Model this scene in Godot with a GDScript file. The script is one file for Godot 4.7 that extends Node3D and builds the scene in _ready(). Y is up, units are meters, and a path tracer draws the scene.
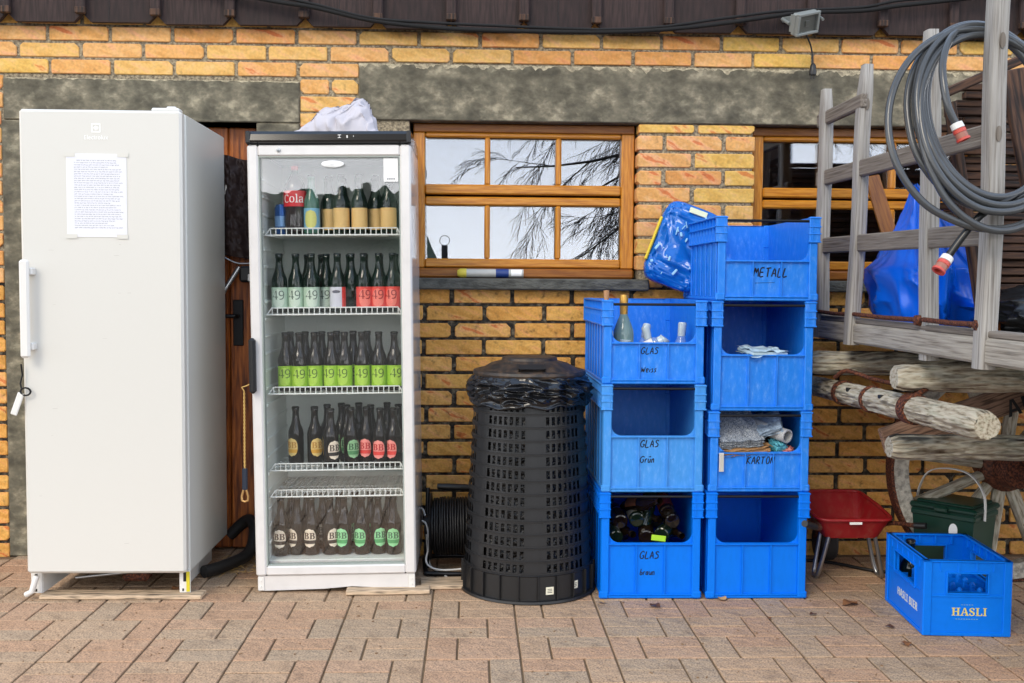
extends Node3D

# ---------- mesh builder ----------
class MB:
	var v := PackedVector3Array()
	var n := PackedVector3Array()
	var t := PackedVector2Array()
	var ix := PackedInt32Array()
	var xf := Transform3D.IDENTITY

	func vert(p: Vector3, nn: Vector3, uv := Vector2.ZERO) -> int:
		v.append(xf * p)
		n.append((xf.basis * nn).normalized())
		t.append(uv)
		return v.size() - 1

	# flat convex polygon turned so that it faces along hint
	func poly(pts: Array, hint: Vector3, uvs: Array = []) -> void:
		var nn := Vector3.ZERO
		for i in pts.size():
			var a: Vector3 = pts[i]
			var b: Vector3 = pts[(i + 1) % pts.size()]
			nn += a.cross(b)
		nn = nn.normalized()
		var flip := nn.dot(hint) < 0.0
		if flip:
			nn = -nn
		var base := v.size()
		for i in pts.size():
			vert(pts[i], nn, uvs[i] if uvs.size() > 0 else Vector2.ZERO)
		for i in range(1, pts.size() - 1):
			if flip:
				ix.append_array([base, base + i, base + i + 1])
			else:
				ix.append_array([base, base + i + 1, base + i])

	func box(c: Vector3, s: Vector3, b := 0.0) -> void:
		var h := s * 0.5
		b = minf(b, minf(h.x, minf(h.y, h.z)) * 0.95)
		for a in 3:
			var p := (a + 1) % 3
			var q := (a + 2) % 3
			for sg in [-1.0, 1.0]:
				var pts := []
				for k in [[-1.0, -1.0], [1.0, -1.0], [1.0, 1.0], [-1.0, 1.0]]:
					var w := Vector3.ZERO
					w[a] = sg * h[a]
					w[p] = k[0] * (h[p] - b)
					w[q] = k[1] * (h[q] - b)
					pts.append(c + w)
				var hint := Vector3.ZERO
				hint[a] = sg
				poly(pts, hint)
		if b <= 0.0:
			return
		for a in 3:
			var p := (a + 1) % 3
			var q := (a + 2) % 3
			for sp in [-1.0, 1.0]:
				for sq in [-1.0, 1.0]:
					var pts := []
					for k in [[1, -1.0], [1, 1.0], [0, 1.0], [0, -1.0]]:
						var w := Vector3.ZERO
						w[a] = k[1] * (h[a] - b)
						w[p] = sp * (h[p] if k[0] == 1 else h[p] - b)
						w[q] = sq * (h[q] - b if k[0] == 1 else h[q])
						pts.append(c + w)
					var hint := Vector3.ZERO
					hint[p] = sp
					hint[q] = sq
					poly(pts, hint)
		for sx in [-1.0, 1.0]:
			for sy in [-1.0, 1.0]:
				for sz in [-1.0, 1.0]:
					var sg := Vector3(sx, sy, sz)
					var pts := []
					for a in 3:
						var w := Vector3(sx * (h.x - b), sy * (h.y - b), sz * (h.z - b))
						w[a] = sg[a] * h[a]
						pts.append(c + w)
					poly(pts, sg)

	func between(x0: float, x1: float, y0: float, y1: float, z0: float, z1: float, b := 0.0) -> void:
		box(Vector3(x0 + x1, y0 + y1, z0 + z1) * 0.5, Vector3(absf(x1 - x0), absf(y1 - y0), absf(z1 - z0)), b)

	# profile of (radius, height) going up, turned round y; a0..a1 in radians
	func lathe(prof: Array, segs := 24, sharp := 0.6, a0 := 0.0, a1 := TAU) -> void:
		var nn := []
		for i in prof.size() - 1:
			var d: Vector2 = prof[i + 1] - prof[i]
			nn.append(Vector2(d.y, -d.x).normalized())
		for i in prof.size() - 1:
			var na: Vector2 = nn[i]
			var nb: Vector2 = nn[i]
			if i > 0 and absf(nn[i - 1].angle_to(nn[i])) < sharp:
				na = (nn[i - 1] + nn[i]).normalized()
			if i < nn.size() - 1 and absf(nn[i + 1].angle_to(nn[i])) < sharp:
				nb = (nn[i + 1] + nn[i]).normalized()
			var base := v.size()
			for k in segs + 1:
				var an := a0 + (a1 - a0) * k / segs
				var d := Vector3(sin(an), 0, cos(an))
				var pa: Vector2 = prof[i]
				var pb: Vector2 = prof[i + 1]
				vert(d * pa.x + Vector3(0, pa.y, 0), d * na.x + Vector3(0, na.y, 0), Vector2(float(k) / segs, pa.y))
				vert(d * pb.x + Vector3(0, pb.y, 0), d * nb.x + Vector3(0, nb.y, 0), Vector2(float(k) / segs, pb.y))
			for k in segs:
				var o := base + k * 2
				ix.append_array([o, o + 1, o + 2, o + 2, o + 1, o + 3])

	func tube(path: Array, r, segs := 8, caps := true, closed := false) -> void:
		var m := path.size()
		var side := Vector3.ZERO
		var rings := []
		for i in m:
			var pa: Vector3 = path[(i - 1 + m) % m] if closed else path[maxi(i - 1, 0)]
			var pb: Vector3 = path[(i + 1) % m] if closed else path[mini(i + 1, m - 1)]
			var d := (pb - pa).normalized()
			if side == Vector3.ZERO:
				side = d.cross(Vector3.UP if absf(d.y) < 0.9 else Vector3.RIGHT).normalized()
			else:
				side = (side - d * side.dot(d)).normalized()
			var up := d.cross(side)
			var rad: float = r[i] if r is Array else r
			var base := v.size()
			for k in segs + 1:
				var an := TAU * k / segs
				var o := side * cos(an) + up * sin(an)
				vert(path[i] + o * rad, o, Vector2(float(k) / segs, float(i)))
			rings.append(base)
		for i in (m if closed else m - 1):
			var a: int = rings[i]
			var b: int = rings[(i + 1) % m]
			for k in segs:
				ix.append_array([a + k, b + k, a + k + 1, b + k, b + k + 1, a + k + 1])
		if caps and not closed:
			for e in [0, m - 1]:
				var pts := []
				for k in segs:
					pts.append(xf.affine_inverse() * v[rings[e] + k])
				var d: Vector3 = (path[0] - path[1]) if e == 0 else (path[m - 1] - path[m - 2])
				poly(pts, d)

	# smooth sheet or closed skin: f(u, v) -> Vector3 for u, v in 0..1
	func grid(nu: int, nv: int, f: Callable) -> void:
		var base := v.size()
		var pp := []
		for j in nv + 1:
			for i in nu + 1:
				pp.append(f.call(float(i) / nu, float(j) / nv))
		for j in nv + 1:
			for i in nu + 1:
				var e := 0.002
				var u0 := float(i) / nu
				var v0 := float(j) / nv
				var du: Vector3 = f.call(minf(u0 + e, 1.0), v0) - f.call(maxf(u0 - e, 0.0), v0)
				var dv: Vector3 = f.call(u0, minf(v0 + e, 1.0)) - f.call(u0, maxf(v0 - e, 0.0))
				var nn := du.cross(dv)
				vert(pp[j * (nu + 1) + i], nn if nn.length_squared() > 1e-16 else Vector3.UP, Vector2(u0, v0))
		for j in nv:
			for i in nu:
				var a := base + j * (nu + 1) + i
				var b := a + nu + 1
				ix.append_array([a, b, a + 1, a + 1, b, b + 1])

	# outline in x, y pushed out from z0 to z1
	func prism(outline: Array, z0: float, z1: float, walls := true) -> void:
		var pl := PackedVector2Array(outline)
		var tr := Geometry2D.triangulate_polygon(pl)
		for zz in [z0, z1]:
			var hint := Vector3(0, 0, 1.0 if (zz == maxf(z0, z1)) else -1.0)
			for k in range(0, tr.size(), 3):
				var pts := []
				for q in 3:
					var p: Vector2 = pl[tr[k + q]]
					pts.append(Vector3(p.x, p.y, zz))
				poly(pts, hint)
		if not walls:
			return
		var cw := 1.0 if Geometry2D.is_polygon_clockwise(pl) else -1.0
		for i in pl.size():
			var a := pl[i]
			var b := pl[(i + 1) % pl.size()]
			var d := (b - a).normalized()
			var o := Vector3(-d.y, d.x, 0) * cw
			poly([Vector3(a.x, a.y, z0), Vector3(b.x, b.y, z0), Vector3(b.x, b.y, z1), Vector3(a.x, a.y, z1)], o)

	func mesh() -> ArrayMesh:
		var arr := []
		arr.resize(Mesh.ARRAY_MAX)
		arr[Mesh.ARRAY_VERTEX] = v
		arr[Mesh.ARRAY_NORMAL] = n
		arr[Mesh.ARRAY_TEX_UV] = t
		arr[Mesh.ARRAY_INDEX] = ix
		var m := ArrayMesh.new()
		m.add_surface_from_arrays(Mesh.PRIMITIVE_TRIANGLES, arr)
		return m

# ---------- scene helpers ----------
var rng := RandomNumberGenerator.new()
var used := {}
var M := {}
var T := {}

func numbered(called: String) -> String:
	if not used.has(called):
		used[called] = 0
		return called
	used[called] += 1
	return "%s_%03d" % [called, used[called]]

func tag(o: Node, label: String, category: String, group := "") -> void:
	o.set_meta("label", label)
	o.set_meta("category", category)
	if group != "":
		o.set_meta("group", group)

func thing(called: String, label: String, category: String, at := Vector3.ZERO, group := "") -> Node3D:
	var o := Node3D.new()
	o.name = numbered(called)
	add_child(o)
	o.position = at
	tag(o, label, category, group)
	return o

func part(called: String, m, mat: Material, parent: Node, at := Vector3.ZERO) -> MeshInstance3D:
	var o := MeshInstance3D.new()
	o.name = numbered(called) if parent == self else called
	o.mesh = m.mesh() if m is MB else m
	o.material_override = mat
	o.position = at
	o.cast_shadow = GeometryInstance3D.SHADOW_CASTING_SETTING_ON
	parent.add_child(o, true)
	return o

func single(called: String, m, mat: Material, label: String, category: String, at := Vector3.ZERO, group := "") -> MeshInstance3D:
	var o := part(called, m, mat, self, at)
	tag(o, label, category, group)
	return o

# beam whose own y axis runs from a to b, so that its grain runs along it
func beam(called: String, a: Vector3, b: Vector3, w: float, d: float, mat: Material, parent: Node, bev := 0.004, roll := 0.0) -> MeshInstance3D:
	var mb := MB.new()
	var l := a.distance_to(b)
	mb.box(Vector3(0, l / 2, 0), Vector3(w, l, d), bev)
	var o := part(called, mb, mat, parent, a)
	o.basis = along(b - a, roll)
	return o

func along(d: Vector3, roll := 0.0) -> Basis:
	var y := d.normalized()
	var ref := Vector3(0, 0, 1) if absf(y.z) < 0.9 else Vector3(0, 1, 0)
	var x := y.cross(ref).normalized()
	var z := x.cross(y)
	return Basis(x, y, z) * Basis(Vector3.UP, roll)

# rough pole or log along its own y axis
func log_mesh(l: float, r0: float, r1: float, wob: float, sd: int, segs := 18, rings := 14) -> MB:
	var mb := MB.new()
	var nz := FastNoiseLite.new()
	nz.seed = sd
	nz.frequency = 1.0
	mb.grid(segs, rings, func(u, w):
		var an: float = TAU * (1.0 - fposmod(u, 1.0))
		var y: float = w * l
		var r: float = lerpf(r0, r1, w)
		var edge: float = minf(w, 1.0 - w) * l
		r *= 1.0 - 0.16 * pow(clampf(1.0 - edge / 0.03, 0.0, 1.0), 2.0)
		r += wob * nz.get_noise_3d(cos(an) * 1.6, y * 4.0, sin(an) * 1.6) + wob * 0.5 * nz.get_noise_3d(cos(an) * 6.0, y * 2.0, sin(an) * 6.0) - .0035 * pow(maxf(0.0, 1.0 - absf(nz.get_noise_3d(cos(an) * 4.0 + 9.0, y * 1.1, sin(an) * 4.0)) * 9.0), 1.0)
		return Vector3(cos(an) * r, y, sin(an) * r))
	for e in [0, 1]:
		var pts := []
		for k in segs:
			var row: int = 0 if e == 0 else rings
			pts.append(mb.v[row * (segs + 1) + k])
		mb.poly(pts, Vector3(0, -1.0 if e == 0 else 1.0, 0))
	return mb

func curve_pts(pts: Array, per := 8) -> Array:
	var c := Curve3D.new()
	c.bake_interval = 0.01
	for i in pts.size():
		var a: Vector3 = pts[maxi(i - 1, 0)]
		var b: Vector3 = pts[mini(i + 1, pts.size() - 1)]
		var d := (b - a) / 6.0
		c.add_point(pts[i], -d, d)
	var out := []
	var total := (pts.size() - 1) * per
	for k in total + 1:
		var s := float(k) / per
		var i := mini(int(s), pts.size() - 2)
		out.append(c.sample(i, s - i))
	return out

# ---------- textures and materials ----------
func ntex(sd: int, freq: float, cols: Array, stops: Array, size := 256, octaves := 4, kind := FastNoiseLite.TYPE_SIMPLEX_SMOOTH, warp := 0.0, gain := 0.5) -> NoiseTexture2D:
	var nz := FastNoiseLite.new()
	nz.seed = sd
	nz.frequency = freq
	nz.noise_type = kind
	nz.fractal_octaves = octaves
	nz.fractal_gain = gain
	if warp > 0.0:
		nz.domain_warp_enabled = true
		nz.domain_warp_amplitude = warp
		nz.domain_warp_frequency = freq
	var g := Gradient.new()
	g.offsets = PackedFloat32Array(stops)
	g.colors = PackedColorArray(cols)
	var tx := NoiseTexture2D.new()
	tx.width = size
	tx.height = size
	tx.seamless = true
	tx.noise = nz
	tx.color_ramp = g
	return tx

func grey(a: float) -> Color:
	return Color(a, a, a)

func rgb8(r: float, g: float, b: float, a := 1.0) -> Color:
	return Color(r / 255.0, g / 255.0, b / 255.0, a)

func mat(c: Color, rough := 0.6, metal := 0.0, tex: Texture2D = null, scale := Vector3.ONE, world := false, bump: Texture2D = null, bump_cm := 0.0) -> StandardMaterial3D:
	var m := StandardMaterial3D.new()
	m.albedo_color = c
	m.roughness = rough
	m.metallic = metal
	if tex or bump:
		m.uv1_triplanar = true
		m.uv1_world_triplanar = world
		m.uv1_scale = scale
		m.uv1_triplanar_sharpness = 4.0
	if tex:
		m.albedo_texture = tex
	if bump:
		m.heightmap_enabled = true
		m.heightmap_texture = bump
		m.heightmap_scale = bump_cm
	return m

func detail(m: StandardMaterial3D, tex: Texture2D) -> StandardMaterial3D:
	m.detail_enabled = true
	m.detail_albedo = tex
	m.detail_blend_mode = BaseMaterial3D.BLEND_MODE_MIX
	return m

func glass(c: Color, a: float, rough := 0.0) -> StandardMaterial3D:
	var m := StandardMaterial3D.new()
	m.albedo_color = Color(c.r, c.g, c.b, a)
	m.transparency = BaseMaterial3D.TRANSPARENCY_ALPHA
	m.roughness = rough
	return m

# lettering bent round a cylinder of radius r (r <= 0: flat), centred on the origin of its own front
func letters(text: String, height: float, r := 0.0, serif := false, bold := false, thick := 0.0006) -> ArrayMesh:
	var f := SystemFont.new()
	f.font_names = PackedStringArray(["Droid Serif" if serif else "Droid Sans"])
	if bold:
		f.font_weight = 700
	var tm := TextMesh.new()
	tm.font = f
	tm.text = text
	tm.font_size = 64
	tm.pixel_size = height / 46.0
	tm.depth = thick
	tm.curve_step = 2.0
	var arr := tm.surface_get_arrays(0)
	var vv: PackedVector3Array = arr[Mesh.ARRAY_VERTEX]
	var nn: PackedVector3Array = arr[Mesh.ARRAY_NORMAL]
	if r > 0.0:
		for i in vv.size():
			var a := vv[i].x / r
			var rr := r + vv[i].z
			vv[i] = Vector3(sin(a) * rr, vv[i].y, cos(a) * rr - r)
			nn[i] = nn[i].rotated(Vector3.UP, a)
	var m := ArrayMesh.new()
	var out := []
	out.resize(Mesh.ARRAY_MAX)
	out[Mesh.ARRAY_VERTEX] = vv
	out[Mesh.ARRAY_NORMAL] = nn
	out[Mesh.ARRAY_INDEX] = arr[Mesh.ARRAY_INDEX]
	m.add_surface_from_arrays(Mesh.PRIMITIVE_TRIANGLES, out)
	return m

const NTH := ["leftmost", "second from left", "third from left", "fourth from left", "fifth from left", "sixth from left", "seventh from left", "eighth from left", "ninth from left"]

const STROKES := {
	"G": [[.62, .85, .4, 1., .1, .8, 0., .4, .2, .02, .5, .1, .6, .4, .35, .42]], "L": [[.1, 1., 0., .0, .5, .05]], "A": [[0., 0., .3, 1., .55, 0.], [.08, .4, .5, .38]],
	"S": [[.55, .9, .25, 1., .1, .75, .45, .45, .4, .1, .0, .05]], "M": [[0., 0., .1, 1., .3, .4, .5, 1., .6, 0.]], "E": [[.5, 1., .05, .95, 0., 0., .45, .0], [.03, .5, .4, .5]],
	"T": [[0., .95, .6, 1.], [.3, 1., .25, 0.]], "K": [[.1, 1., 0., 0.], [.55, 1., .08, .5, .5, 0.]], "R": [[0., 0., .1, 1., .45, .85, .35, .55, .08, .5, .5, 0.]],
	"O": [[.3, 1., .05, .7, .1, .15, .35, 0., .55, .4, .45, .9, .3, 1.]], "N": [[0., 0., .1, 1., .4, 0., .55, 1.]],
	"W": [[0., .8, .1, 0., .3, .6, .45, 0., .65, .85]], "e": [[.0, .3, .35, .4, .3, .62, .08, .5, .1, .05, .4, .08]], "i": [[.1, .55, .08, 0.], [.12, .8, .13, .84]],
	"s": [[.35, .55, .1, .55, .15, .35, .3, .15, .0, .0]], "r": [[.05, .6, .02, 0.], [.04, .4, .2, .6, .3, .55]], "u": [[.0, .6, .05, .1, .3, .1, .38, .6, .4, 0.]],
	"ü": [[.0, .6, .05, .1, .3, .1, .38, .6, .4, 0.], [.08, .82, .1, 1.0], [.3, .84, .32, 1.02]], "n": [[.02, .6, .0, 0.], [.02, .4, .2, .6, .32, .5, .34, 0.]],
	"b": [[.1, 1., .0, .05, .3, .1, .35, .4, .05, .45]], "a": [[.35, .55, .1, .55, .0, .15, .25, .1, .36, .55, .38, 0.]],
}

# felt-pen writing from single strokes, h metres tall
func handwriting(text: String, h: float, sd: int) -> MB:
	var mb := MB.new()
	var r := RandomNumberGenerator.new()
	r.seed = sd
	var x := 0.0
	for ch in text:
		if ch == " ":
			x += 0.4 * h
			continue
		var w := 0.0
		for st in STROKES[ch]:
			var path := []
			for k in range(0, st.size(), 2):
				w = maxf(w, st[k])
				path.append(Vector3(x + (st[k] + 0.15 * st[k + 1]) * h * 0.9 + r.randf_range(-.02, .02) * h, st[k + 1] * h + r.randf_range(-.03, .03) * h, 0.0))
			if path.size() > 2:
				path = curve_pts(path, 3)
			mb.xf = Transform3D(Basis().scaled(Vector3(1, 1, 0.3)), Vector3.ZERO)
			mb.tube(path, h * 0.082, 5)
		x += (w + 0.22) * h * 0.9
	mb.xf = Transform3D.IDENTITY
	return mb

const CAM_POS := Vector3(0, 1.173, 4.423)
var cam_basis: Basis
const FPX := 1030.0

func to_pixel(p: Vector3) -> Vector2:
	var q := cam_basis.transposed() * (p - CAM_POS)
	if q.z > -0.05:
		return Vector2(-9999, -9999)
	return Vector2(512.0 + FPX * q.x / -q.z, 341.5 - FPX * q.y / -q.z)

func setup_camera_and_light() -> void:
	var pit := 0.055
	var yaw := 0.0377
	var roll := 0.0072
	var fwd := Vector3(sin(yaw) * cos(pit), -sin(pit), -cos(yaw) * cos(pit))
	var rt := Vector3(cos(yaw), 0, sin(yaw))
	var up := rt.cross(fwd)
	cam_basis = Basis(rt * cos(roll) + up * sin(roll), -rt * sin(roll) + up * cos(roll), -fwd)
	var cam := Camera3D.new()
	cam.name = "camera"
	cam.transform = Transform3D(cam_basis, CAM_POS)
	cam.fov = rad_to_deg(2.0 * atan(341.5 / FPX))
	cam.near = 0.05
	cam.far = 1500.0
	add_child(cam)
	cam.current = true

	var env := Environment.new()
	env.background_mode = Environment.BG_SKY
	var sm := ProceduralSkyMaterial.new()
	sm.sky_top_color = Color(0.52, 0.59, 0.69)
	sm.sky_horizon_color = Color(1.0, 1.0, 1.0)
	sm.sky_curve = 0.22
	sm.sky_energy_multiplier = 1.65
	sm.ground_bottom_color = Color(0.35, 0.32, 0.28)
	sm.ground_horizon_color = Color(0.6, 0.6, 0.6)
	sm.sun_angle_max = 1.0
	var sky := Sky.new()
	sky.sky_material = sm
	env.sky = sky
	env.background_energy_multiplier = 1.0
	env.tonemap_mode = Environment.TONE_MAPPER_LINEAR
	env.tonemap_exposure = 1.36
	env.sdfgi_enabled = true
	env.ssao_enabled = true
	env.ssil_enabled = true
	var we := WorldEnvironment.new()
	we.name = "world"
	we.environment = env
	add_child(we)

	var sun := DirectionalLight3D.new()
	sun.name = "sun"
	sun.light_energy = 0.5
	sun.light_color = Color(1.0, 0.96, 0.9)
	sun.light_angular_distance = 25.0
	sun.shadow_enabled = true
	add_child(sun)
	sun.look_at_from_position(Vector3(-2.4, 3.6, 4.0), Vector3.ZERO, Vector3.UP)

func brick_image() -> ImageTexture:
	var w := 512
	var h := 512
	var a := FastNoiseLite.new()
	a.seed = 11
	a.frequency = 0.011
	a.fractal_octaves = 4
	var b := FastNoiseLite.new()
	b.seed = 29
	b.frequency = 0.05
	b.fractal_octaves = 3
	var data := PackedByteArray()
	data.resize(w * h * 3)
	var c0 := Vector3(206, 161, 92)
	var c1 := Vector3(217, 176, 108)
	var c2 := Vector3(222, 172, 122)
	var c3 := Vector3(200, 118, 66)
	for y in h:
		for x in w:
			var s := 0.0
			var fx := float(x) / w
			var fy := float(y) / h
			for q in [[0, 0, (1.0 - fx) * (1.0 - fy)], [1, 0, fx * (1.0 - fy)], [0, 1, (1.0 - fx) * fy], [1, 1, fx * fy]]:
				if q[2] < 0.04:
					continue
				var px: float = x - q[0] * w
				var py: float = y - q[1] * h
				s += q[2] * a.get_noise_2d(px * 0.55 + py * 0.6, py * 2.6 - px * 1.2)
			s = s * 1.75 + 0.02
			var g := b.get_noise_2d(x * 2.0, y * 2.0)
			var c := c0.lerp(c1, smoothstep(-0.4, 0.1, s))
			c = c.lerp(c2, smoothstep(0.1, 0.4, s) * 0.8)
			c = c.lerp(c3, smoothstep(0.5, 0.66, s) * 0.85)
			c *= 1.0 + g * 0.08
			var o := (y * w + x) * 3
			data[o] = clampi(int(c.x), 0, 255)
			data[o + 1] = clampi(int(c.y), 0, 255)
			data[o + 2] = clampi(int(c.z), 0, 255)
	return ImageTexture.create_from_image(Image.create_from_data(w, h, false, Image.FORMAT_RGB8, data))

func make_materials() -> void:
	T.brick = brick_image()
	T.fine = ntex(3, 0.09, [grey(.78), grey(.94), grey(1.0)], [0.25, 0.5, 0.8])
	T.mottle = ntex(5, 0.018, [grey(.74), grey(.9), grey(1.0)], [0.25, 0.5, 0.75])
	T.scuff = ntex(8, 0.03, [grey(.975), grey(.99), grey(1.0), grey(1.0)], [0.1, 0.35, 0.6, 1.0], 256, 5)
	T.bump = ntex(13, 0.07, [grey(0.0), grey(1.0)], [0.2, 0.8], 256, 5)
	T.bumpbig = ntex(14, 0.02, [grey(0.0), grey(1.0)], [0.2, 0.8], 256, 4)
	T.speck = ntex(17, 0.2, [grey(.5), grey(.82), grey(.95), grey(1.0)], [0.12, 0.36, 0.6, 0.9], 512, 3)
	T.soot = ntex(19, 0.025, [Color(.1, .08, .06, .65), Color(.13, .11, .08, .25), Color(.25, .2, .13, .06), Color(.3, .25, .15, 0)], [0.06, 0.2, 0.34, 0.5], 512, 5)
	T.soot_light = ntex(20, 0.03, [Color(.25, .2, .15, .35), Color(.4, .3, .2, .08), Color(.6, .5, .4, 0), Color(.95, .85, .7, .22)], [0.1, 0.25, 0.45, 0.9], 512, 5)
	T.conc = ntex(23, 0.012, [rgb8(72, 68, 57), rgb8(90, 85, 71), rgb8(100, 95, 80), rgb8(116, 109, 92), rgb8(160, 151, 128)], [0.15, 0.38, 0.52, 0.66, 0.9], 512, 8, FastNoiseLite.TYPE_SIMPLEX_SMOOTH, 0.0, .66)
	T.conc_stain = ntex(24, 0.02, [Color(.2, .2, .17, .4), Color(.25, .24, .2, .15), Color(.4, .38, .32, 0), Color(.7, .67, .57, .4)], [0.12, 0.33, 0.5, 0.9], 512, 7, FastNoiseLite.TYPE_SIMPLEX_SMOOTH, 20.0, .62)
	T.mortar = ntex(31, 0.05, [rgb8(104, 94, 78), rgb8(142, 130, 108), rgb8(166, 152, 126)], [0.2, 0.5, 0.8])
	T.mortar_dark = ntex(32, 0.03, [rgb8(34, 30, 25), rgb8(62, 56, 46), rgb8(108, 98, 80)], [0.25, 0.55, 0.8], 256, 5)
	T.grain = ntex(41, 0.02, [grey(.55), grey(.85), grey(1.0), grey(.9)], [0.2, 0.42, 0.65, 0.9], 256, 4)
	T.varnish = ntex(42, 0.02, [rgb8(158, 96, 24), rgb8(184, 118, 32), rgb8(194, 128, 38), rgb8(206, 144, 54)], [0.05, 0.4, 0.62, 0.95], 256, 4)
	T.doorwood = ntex(43, 0.02, [rgb8(96, 48, 16), rgb8(150, 84, 30), rgb8(186, 112, 44)], [0.15, 0.5, 0.85], 256, 4)
	T.weathered = ntex(44, 0.02, [rgb8(112, 106, 99), rgb8(144, 140, 135), rgb8(156, 153, 148), rgb8(168, 165, 160)], [0.08, 0.3, 0.6, 0.95], 256, 5)
	T.silver = ntex(45, 0.02, [rgb8(118, 106, 88), rgb8(172, 164, 148), rgb8(198, 192, 178), rgb8(212, 208, 196)], [0.08, 0.34, 0.55, 0.9], 512, 5)
	T.lichen = ntex(46, 0.016, [Color(.4, .3, .22, .4), Color(.45, .36, .28, .1), Color(.5, .6, .52, .0), Color(.5, .57, .5, .25)], [0.1, 0.32, 0.55, 0.95], 256, 5)
	T.greypatch = ntex(47, 0.02, [Color(.25, .23, .21, .5), Color(.32, .3, .28, .15), Color(.4, .4, .4, 0), Color(.7, .69, .66, .25)], [0.1, 0.33, 0.55, 0.9], 256, 5)
	T.brownwood = ntex(48, 0.02, [rgb8(38, 24, 16), rgb8(78, 52, 36), rgb8(112, 80, 58)], [0.25, 0.5, 0.8], 256, 4)
	T.rust = ntex(51, 0.04, [rgb8(42, 22, 16), rgb8(92, 48, 30), rgb8(130, 76, 48)], [0.25, 0.5, 0.8], 256, 5)
	T.paver = ntex(61, 0.012, [grey(.76), grey(.92), grey(1.0)], [0.25, 0.5, 0.75], 512, 4)
	T.crate = ntex(71, 0.02, [Color(.02, .1, .3, .12), Color(.5, .7, 1, .0), Color(.5, .72, 1, .02), Color(.7, .84, 1, .14)], [0.1, 0.4, 0.62, 0.95], 512, 7, FastNoiseLite.TYPE_SIMPLEX_SMOOTH, 0.0, .68)
	T.fade = ntex(72, 0.016, [Color(.02, .1, .3, .1), Color(.45, .7, 1, .0), Color(.45, .7, 1, .07), Color(.7, .84, 1, .22)], [0.08, 0.32, 0.58, 0.95], 512, 7, FastNoiseLite.TYPE_SIMPLEX_SMOOTH, 0.0, .68)
	T.shingle = ntex(73, 0.03, [rgb8(34, 22, 20), rgb8(47, 32, 30), rgb8(58, 41, 38)], [0.15, 0.5, 0.85], 256, 5)
	T.dust = ntex(74, 0.02, [Color(.6, .5, .4, 0), Color(.6, .5, .4, .04), Color(.6, .5, .4, .18)], [0.45, 0.65, 0.95], 256, 5)

	M.bricks = []
	for c in [rgb8(255, 250, 238), rgb8(255, 236, 228), rgb8(255, 255, 218), rgb8(250, 222, 208), rgb8(255, 240, 246)]:
		M.bricks.append(detail(mat(c, 0.85, 0, T.brick, Vector3(1.15, 1.15, 1.15), true, T.bump, 0.12), T.soot_light))
	M.dirty = []
	for c in [rgb8(255, 240, 205), rgb8(250, 228, 190), rgb8(240, 220, 182), rgb8(255, 240, 220)]:
		var b := detail(mat(c, 0.85, 0, T.brick, Vector3(1.6, 1.6, 1.6), true, T.bump, 0.2), T.soot)
		M.dirty.append(b)
	M.mortar = mat(Color.WHITE, 0.95, 0, T.mortar, Vector3.ONE * 4.0, true, T.bump, 0.3)
	M.mortar_dark = mat(Color.WHITE, 0.95, 0, T.mortar_dark, Vector3.ONE * 3.0, true, T.bump, 0.4)
	M.concrete = detail(mat(Color.WHITE, 0.9, 0, T.conc, Vector3(0.9, 1.2, 0.9), true, T.bump, 0.2), T.conc_stain)
	M.smear = mat(rgb8(190, 178, 150), 0.95, 0, T.mottle, Vector3.ONE * 5.0, true, T.bump, 0.2)
	M.sill = mat(rgb8(88, 88, 82), 0.85, 0, T.mottle, Vector3(2, 4, 2), true, T.bump, 0.2)
	M.board = mat(Color.WHITE, 0.8, 0, T.shingle, Vector3(9, 0.9, 9), true, T.grain, 0.06)
	M.board2 = mat(rgb8(222, 214, 214), 0.8, 0, T.shingle, Vector3(7, 0.8, 7), true, T.grain, 0.06)
	M.varnish = mat(Color.WHITE, 0.35, 0, T.varnish, Vector3(14, 1.3, 14), false, T.grain, 0.03)
	M.varnish_dark = mat(rgb8(190, 175, 150), 0.45, 0, T.varnish, Vector3(14, 1.3, 14), false, T.grain, 0.03)
	M.doorwood = mat(rgb8(255, 240, 220), 0.5, 0, T.doorwood, Vector3(9, 0.8, 9), false, T.grain, 0.04)
	M.weathered = detail(mat(Color.WHITE, 0.85, 0, T.weathered, Vector3(20, .6, 20), false, T.grain, 0.15), T.greypatch)
	M.silver = detail(mat(rgb8(222, 218, 210), 0.85, 0, T.silver, Vector3(8, 1.4, 8), false, T.grain, 0.2), T.lichen)
	M.brownwood = mat(rgb8(205, 198, 192), 0.75, 0, T.brownwood, Vector3(12, 1.2, 12), false, T.grain, 0.08)
	M.palewood = mat(rgb8(205, 180, 150), 0.8, 0, T.grain, Vector3(12, 1.2, 12), false, T.grain, 0.08)
	M.rust = mat(Color.WHITE, 0.75, 0.25, T.rust, Vector3.ONE * 9.0, true, T.bump, 0.15)
	M.room = mat(rgb8(96, 88, 78), 0.9)
	M.window_glass = StandardMaterial3D.new()
	M.window_glass.albedo_color = Color(0.95, 0.97, 1.0, 0.0)
	M.window_glass.refraction_enabled = true
	M.window_glass.refraction_scale = 0.07
	M.window_glass.transparency = BaseMaterial3D.TRANSPARENCY_ALPHA
	M.window_glass.roughness = 0.0
	M.window_glass.metallic_specular = 0.7
	M.black_plastic = mat(rgb8(24, 24, 25), 0.42, 0, T.scuff, Vector3.ONE * 5.0)
	M.black_rubber = mat(rgb8(20, 20, 21), 0.5)
	M.black_gloss = mat(rgb8(16, 18, 22), 0.15)
	M.steel = mat(rgb8(170, 172, 174), 0.3, 0.9)
	M.dark_steel = mat(rgb8(26, 26, 28), 0.4, 0.5)
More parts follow.
